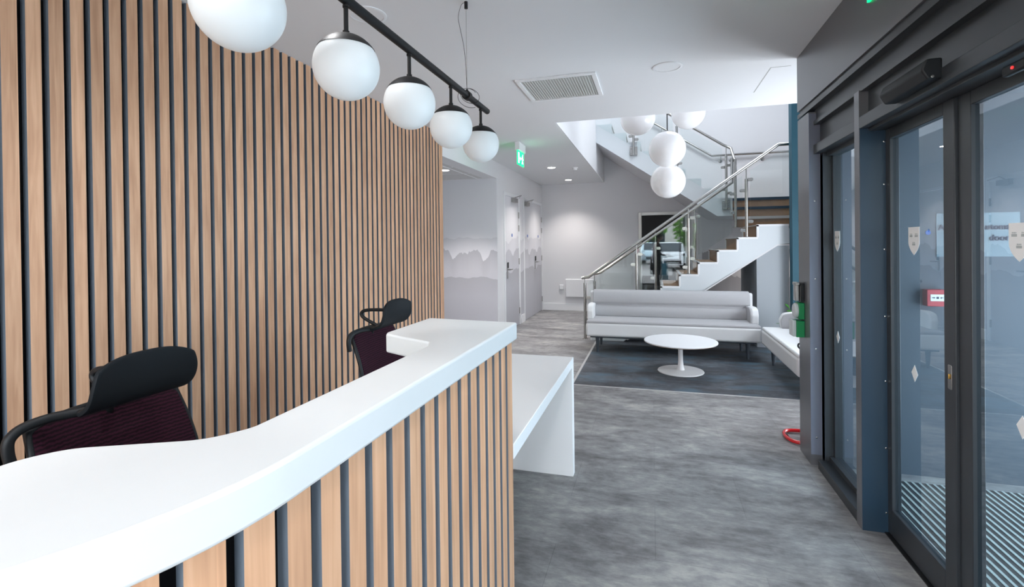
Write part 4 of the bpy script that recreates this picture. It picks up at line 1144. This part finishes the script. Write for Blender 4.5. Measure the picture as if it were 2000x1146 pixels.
# plant behind the second sofa
t = thing('potted_plant', 'small leafy potted plant just visible behind the column', 'plant', (1.72, 6.80, 0))
b = B(); add_lathe(b, [(.07, 0), (.09, .2), (.10, .22), (.085, .22), (.08, .19), (0, .19)], (0, 0, .003), 24); obj('pot', b, M['white'], t)
b = B()
for k in range(9):
    a = 2 * PI * k / 9 + .3; rr = .09 + .05 * (k % 3); hh = .38 + .10 * ((k * 5) % 4) * .7
    P0 = Vector((0, 0, .19)); P2 = Vector((rr * math.cos(a), rr * math.sin(a), hh)); P1 = Vector((rr * .2 * math.cos(a), rr * .2 * math.sin(a), hh * .8))
    st = [P0 * (1 - u) ** 2 + P1 * 2 * u * (1 - u) + P2 * u * u for u in [i / 6 for i in range(7)]]
    add_tube(b, st, .003, 6)
    dr = (P2 - P1).normalized(); sd = dr.cross(Vector((0, 0, 1))).normalized()
    def lf2(u, v, P2=P2, dr=dr, sd=sd): return P2 + dr * (.11 * u) + sd * ((v - .5) * .055 * math.sin(PI * min(1, max(.04, u * .96 + .02)))) + Vector((0, 0, -.04 * u * u))
    add_sheet(b, lf2, 6, 2, .0015)
obj('leaves', b, M['leaf'], t)

# ------------------------------------------------------------------ outdoors behind the camera (mirrored in the stair glass)
struct(box('ground', M['asph'], -40, 40, -60, YF, -.12, -.02), 'paved car park outside', 'ground')
def build_car(loc, rz, paint, lab):
    t = thing('car', lab, 'car', loc, rz, 'parked cars outside')
    side = [(-2.0, .30), (-2.02, .62), (-1.85, .82), (-1.15, .92), (-.55, 1.38), (.55, 1.45), (1.35, 1.36), (1.85, .95), (2.02, .85), (2.04, .35)]
    sec = []
    b = B(); n = len(side)
    rows = []
    for yy, sc, dz in ((-.86, .96, .0), (-.80, .99, .02), (-.45, 1, .03), (0, 1, .04), (.45, 1, .03), (.80, .99, .02), (.86, .96, 0)):
        row = []
        for (x, z) in side:
            tum = max(0, z - .9) * .32
            y2 = yy * (1 - tum); row.append(b.verts.new((x * sc, y2, .30 + (z - .30) * (1 - (.02 if abs(yy) > .8 else 0)) )))
        rows.append(row)
    for A, C in zip(rows, rows[1:]):
        for i in range(n): b.faces.new((A[i], A[(i + 1) % n], C[(i + 1) % n], C[i]))
    b.faces.new(rows[0]); b.faces.new(rows[-1][::-1])
    obj('body', b, paint, t, ang=40, bevel=.03)
    b = B(); add_prism(b, [(-1.10, .95), (-.56, 1.345), (-.53, 1.375), (-1.12, .955)], -.62, .62, 'Y'); obj('windscreen', b, M['carglass'], t, loc=(-.03, 0, .02))
    b = B()
    for s in (-1, 1): add_prism(b, [(-.95, .95), (-.50, 1.30), (.5, 1.36), (1.25, 1.28), (1.45, .97)], s * .86 * .83 - .03, s * .86 * .83 + .03, 'Y')
    obj('side_windows', b, M['carglass'], t)
    for (x, s) in ((-1.3, -1), (-1.3, 1), (1.3, -1), (1.3, 1)):
        b = B(); add_lathe(b, [(.18, -.10), (.31, -.10), (.33, -.06), (.33, .06), (.31, .10), (.18, .10)], (x, s * .78, .33), 24, Matrix.Rotation(PI / 2, 4, 'X')); obj('wheel', b, M['tyre'], t)
    b = B()
    for s in (-1, 1): add_box(b, -2.03, -1.90, s * .62 - .16, s * .62 + .16, .60, .72)
    obj('headlamps', b, M['clear'], t, bevel=.02)
    b = B(); add_box(b, -2.04, -1.98, -.4, .4, .38, .52); obj('bumper_grille', b, M['tyre'], t)
    return t
cars = [((.85, -12.5), -1.62, 'carw', 'white hatchback mirrored at the right of the stair glass'), ((.15, -18.3), -1.5, 'carb', 'pale blue car mirrored behind the standing person'),
        ((-2.1, -14.5), -1.3, 'carr', 'red car mirrored left of the standing person'), ((-4.2, -19.5), -1.2, 'carw', 'white car mirrored at the far left of the stair glass'),
        ((3.3, -12.8), -1.6, 'carg', 'grey car parked right of the white hatchback outside')]
for (p, rz_, c_, lab) in cars:
    # nose (-x local) turned to face the building
    build_car((p[0], p[1], -.02), rz_ , M[c_], lab)
def build_tree(x, y, h, lab):
    t = thing('tree', lab, 'tree', (x, y, -.02), group='trees beyond the car park')
    b = B(); add_tube(b, [(0, 0, 0), (.05, 0, h * .3), (0, .05, h * .55)], .15, 8, radii=[.18, .13, .08]); obj('trunk', b, M['bark'], t)
    b = B(); rnd = random.Random(int(x * 10 + y))
    for i in range(320):
        a = rnd.uniform(0, 2 * PI); u = rnd.uniform(-1, 1); rr = rnd.uniform(.55, 1) ** .5
        R0 = h * .36
        c = Vector((R0 * rr * math.cos(a) * math.sqrt(1 - u * u), R0 * rr * math.sin(a) * math.sqrt(1 - u * u), h * .58 + h * .38 * u * rr))
        s = rnd.uniform(.16, .34); q = [c + Vector((rnd.uniform(-s, s), rnd.uniform(-s, s), rnd.uniform(-s, s))) for _ in range(4)]
        vs = [b.verts.new(v) for v in q]
        for f in ((0, 1, 2), (0, 2, 3), (0, 3, 1), (1, 3, 2)): b.faces.new([vs[i_] for i_ in f])
    obj('crown', b, M['foliage'], t, smooth=False)
for (x, y, h, lab) in ((-10, -28, 6, 'tree furthest left beyond the car park'), (-5.5, -26, 5, 'second tree from the left beyond the car park'), (-.8, -27, 6.2, 'middle tree beyond the car park'), (3.2, -24, 4.6, 'tree behind the white hatchback'), (7.8, -27, 6, 'tree right of the hatchback'), (12.5, -26, 6, 'tree furthest right beyond the car park')):
    build_tree(x, y, h, lab)
t = thing('low_building', 'low pale building outside beyond the trees', 'building', (-2, -38, 0))
b = B(); add_box(b, -14, 14, -3, 3, 0, 4.2); obj('walls', b, M['render'], t)
b = B(); add_box(b, -14.4, 14.4, -3.4, 3.4, 4.2, 4.5); obj('roof', b, M['carg'], t)
for k in range(6):
    b = B(); add_box(b, -12 + k * 4.4, -10 + k * 4.4, 2.98, 3.03, 1.2, 2.8); obj('window', b, M['carglass'], t)
b = B(); add_prism(b, fillet([(-.11, -.11), (.11, -.11), (.11, .11), (-.11, .11)], .03), 0, .62, 'Z')
tag(obj('bollard', b, M['teal'], loc=(.47, -5.2, -.02), bevel=.01), 'short teal box bollard outside the front glazing', 'bollard')

# ------------------------------------------------------------------ person behind the camera, reading a sheet, bag on the shoulder
PX, PY = .15, -.62
person = thing('person', 'person in dark clothes reading a sheet, mirrored in the stair glass', 'person', (PX, PY, 0))
def skin_mesh(name, verts, edges, radii, m, parent, root=0, sub=2):
    me = bpy.data.meshes.new(name); me.from_pydata([tuple(v) for v in verts], edges, []); me.update()
    o = bpy.data.objects.new(name, me); COL.objects.link(o); o.parent = parent
    sk = o.modifiers.new('skin', 'SKIN'); sk.use_smooth_shade = True
    sv = me.skin_vertices[0].data
    for i, r in enumerate(radii): sv[i].radius = r if isinstance(r, tuple) else (r, r); sv[i].use_root = (i == root)
    s = o.modifiers.new('sub', 'SUBSURF'); s.levels = sub; s.render_levels = sub
    me.materials.append(m); return o
# local axes: the person faces +x (turned to the right), y is the sideways axis
V = [(0, 0, .90), (0, 0, 1.05), (.01, 0, 1.20), (.01, 0, 1.33), (.03, 0, 1.42), (.05, 0, 1.48),
     (0, .09, .86), (.06, .10, .48), (.02, .11, .09), (.11, .12, .03), (.17, .125, .025),
     (0, -.09, .86), (.01, -.10, .48), (-.05, -.11, .09), (.04, -.12, .03), (.10, -.125, .025),
     (.0, .16, 1.34), (.0, .21, 1.28), (.04, .24, 1.05), (.26, .16, 1.00), (.32, .13, 1.01),
     (.0, -.16, 1.34), (.0, -.21, 1.28), (.04, -.24, 1.05), (.26, -.16, 1.00), (.32, -.13, 1.01)]
E_ = [(0, 1), (1, 2), (2, 3), (3, 4), (4, 5), (0, 6), (6, 7), (7, 8), (8, 9), (9, 10), (0, 11), (11, 12), (12, 13), (13, 14), (14, 15),
      (3, 16), (16, 17), (17, 18), (18, 19), (19, 20), (3, 21), (21, 22), (22, 23), (23, 24), (24, 25)]
Rr = [(.115, .15), (.10, .14), (.11, .15), (.10, .14), .05, .045, .085, .058, .038, .035, .028, .085, .058, .038, .035, .028,
      .055, .052, .042, .030, .024, .055, .052, .042, .030, .024]
body = skin_mesh('body', V, E_, Rr, M['skin'], person)
# jacket and trousers a little wider than the body
vj = V[0:5] + V[16:20] + V[21:25]
rj = [(.135, .175), (.125, .165), (.13, .17), (.115, .155), .06, .068, .066, .056, .042, .068, .066, .056, .042]
vj = [tuple(v) for v in vj]; vj[0] = (0, 0, .84)
skin_mesh('jacket', vj, [(0, 1), (1, 2), (2, 3), (3, 4), (3, 5), (5, 6), (6, 7), (7, 8), (3, 9), (9, 10), (10, 11), (11, 12)], rj, M['cloth'], person)
vt = [V[0], V[6], V[7], (.02, .11, .06), V[11], V[12], (-.05, -.11, .06)]
skin_mesh('trousers', vt, [(0, 1), (1, 2), (2, 3), (0, 4), (4, 5), (5, 6)], [(.13, .16), .10, .075, .055, .10, .075, .055], M['cloth'], person)
vs_ = [(.01, .11, .04), (.11, .12, .035), (.18, .125, .03)]
for s, dx in ((1, 0), (-1, -.07)):
    skin_mesh('shoe', [(x + dx, y * s, z) for x, y, z in vs_], [(0, 1), (1, 2)], [.045, .045, .035], M['blackm'], person)
# head with face
hd = B(); bmesh.ops.create_uvsphere(hd, u_segments=28, v_segments=20, radius=1)
for v in hd.verts:
    x, y, z = v.co
    f = 1 - .22 * max(0, -z) ** 1.5
    nx = x * .095 * f; ny = y * .075 * f; nz = z * .115
    if x > 0:
        nx += .020 * math.exp(-((y / .16) ** 2) - (((z + .08) / .16) ** 2))      # nose
        nx -= .010 * math.exp(-(((abs(y) - .42) / .16) ** 2) - (((z - .10) / .12) ** 2))  # eye sockets
        nx += .006 * math.exp(-((y / .3) ** 2) - (((z + .42) / .07) ** 2))       # lips
    v.co = (nx, ny, nz)
head = obj('head', hd, M['skin'], person, ang=90)
head.location = (.075, 0, 1.585); head.rotation_euler = (0, .35, 0)
b = B()
for s in (-1, 1): add_lathe(b, sphere_prof(.011, 8), (.083, s * .031, .012), 12)
obj('eyes', b, M['decal'], head)
b = B()
for s in (-1, 1): add_lathe(b, sphere_prof(.02, 8), (0, 0, 0), 12, Matrix.Translation((0, s * .075, 0)) @ Matrix.Diagonal((.8, .45, 1.4, 1)))
obj('ears', b, M['skin'], head)
hr = B(); bmesh.ops.create_uvsphere(hr, u_segments=28, v_segments=20, radius=1)
bmesh.ops.delete(hr, geom=[v for v in hr.verts if v.co.z < -.35 or (v.co.x > .45 and v.co.z < .45)], context='VERTS')
for v in hr.verts: v.co = (v.co.x * .101 - .004, v.co.y * .082, v.co.z * .122 + .002)
h_ = obj('hair', hr, M['hair'], head, ang=90); sm = h_.modifiers.new('solid', 'SOLIDIFY'); sm.thickness = .012
# hands: palm plus fingers curled round the sheet
for s in (1, -1):
    px, py, pz = .32, .13 * s, 1.01
    vv = [(px, py, pz), (px + .055, py - .02 * s, pz + .01)]; ee = [(0, 1)]; rr_ = [(.022, .030), (.020, .034)]
    for k, (dy, ln) in enumerate(((-.030, .058), (-.010, .070), (.010, .066), (.028, .050))):
        i0 = len(vv)
        vv += [(px + .070, py - .02 * s + dy, pz + .016), (px + .070 + ln * .5, py - .03 * s + dy, pz + .012), (px + .070 + ln * .75, py - .035 * s + dy, pz - .008)]
        ee += [(1, i0), (i0, i0 + 1), (i0 + 1, i0 + 2)]; rr_ += [.0095, .009, .008]
    i0 = len(vv); vv += [(px + .03, py - .045 * s, pz + .022), (px + .07, py - .065 * s, pz + .034)]; ee += [(0, i0), (i0, i0 + 1)]; rr_ += [.011, .009]
    skin_mesh('hand', vv, ee, rr_, M['skin'], person, sub=2)
b = B(); add_box(b, -.005, .21, -.15, .15, -.0015, .0015); o = obj('sheet', b, M['paper']); o.location = (PX + .40, PY, 1.0); o.rotation_euler = (0, -.25, 0)
tag(o, 'white sheet held by the mirrored person', 'paper')
t = thing('shoulder_bag', 'dark shoulder bag hanging at the mirrored person\'s hip', 'bag', (PX - .05, PY + .24, .62))
b = B(); add_box(b, -.17, .17, -.055, .055, -.14, .16); obj('bag_body', b, M['bag'], t, bevel=.04, seg=4)
b = B(); add_tube(b, smooth_path([(-.13, -.02, .14), (-.08, -.10, .45), (.03, -.19, .775), (.10, -.12, .45), (.13, -.02, .14)]), .009, 8); obj('strap', b, M['bag'], t)
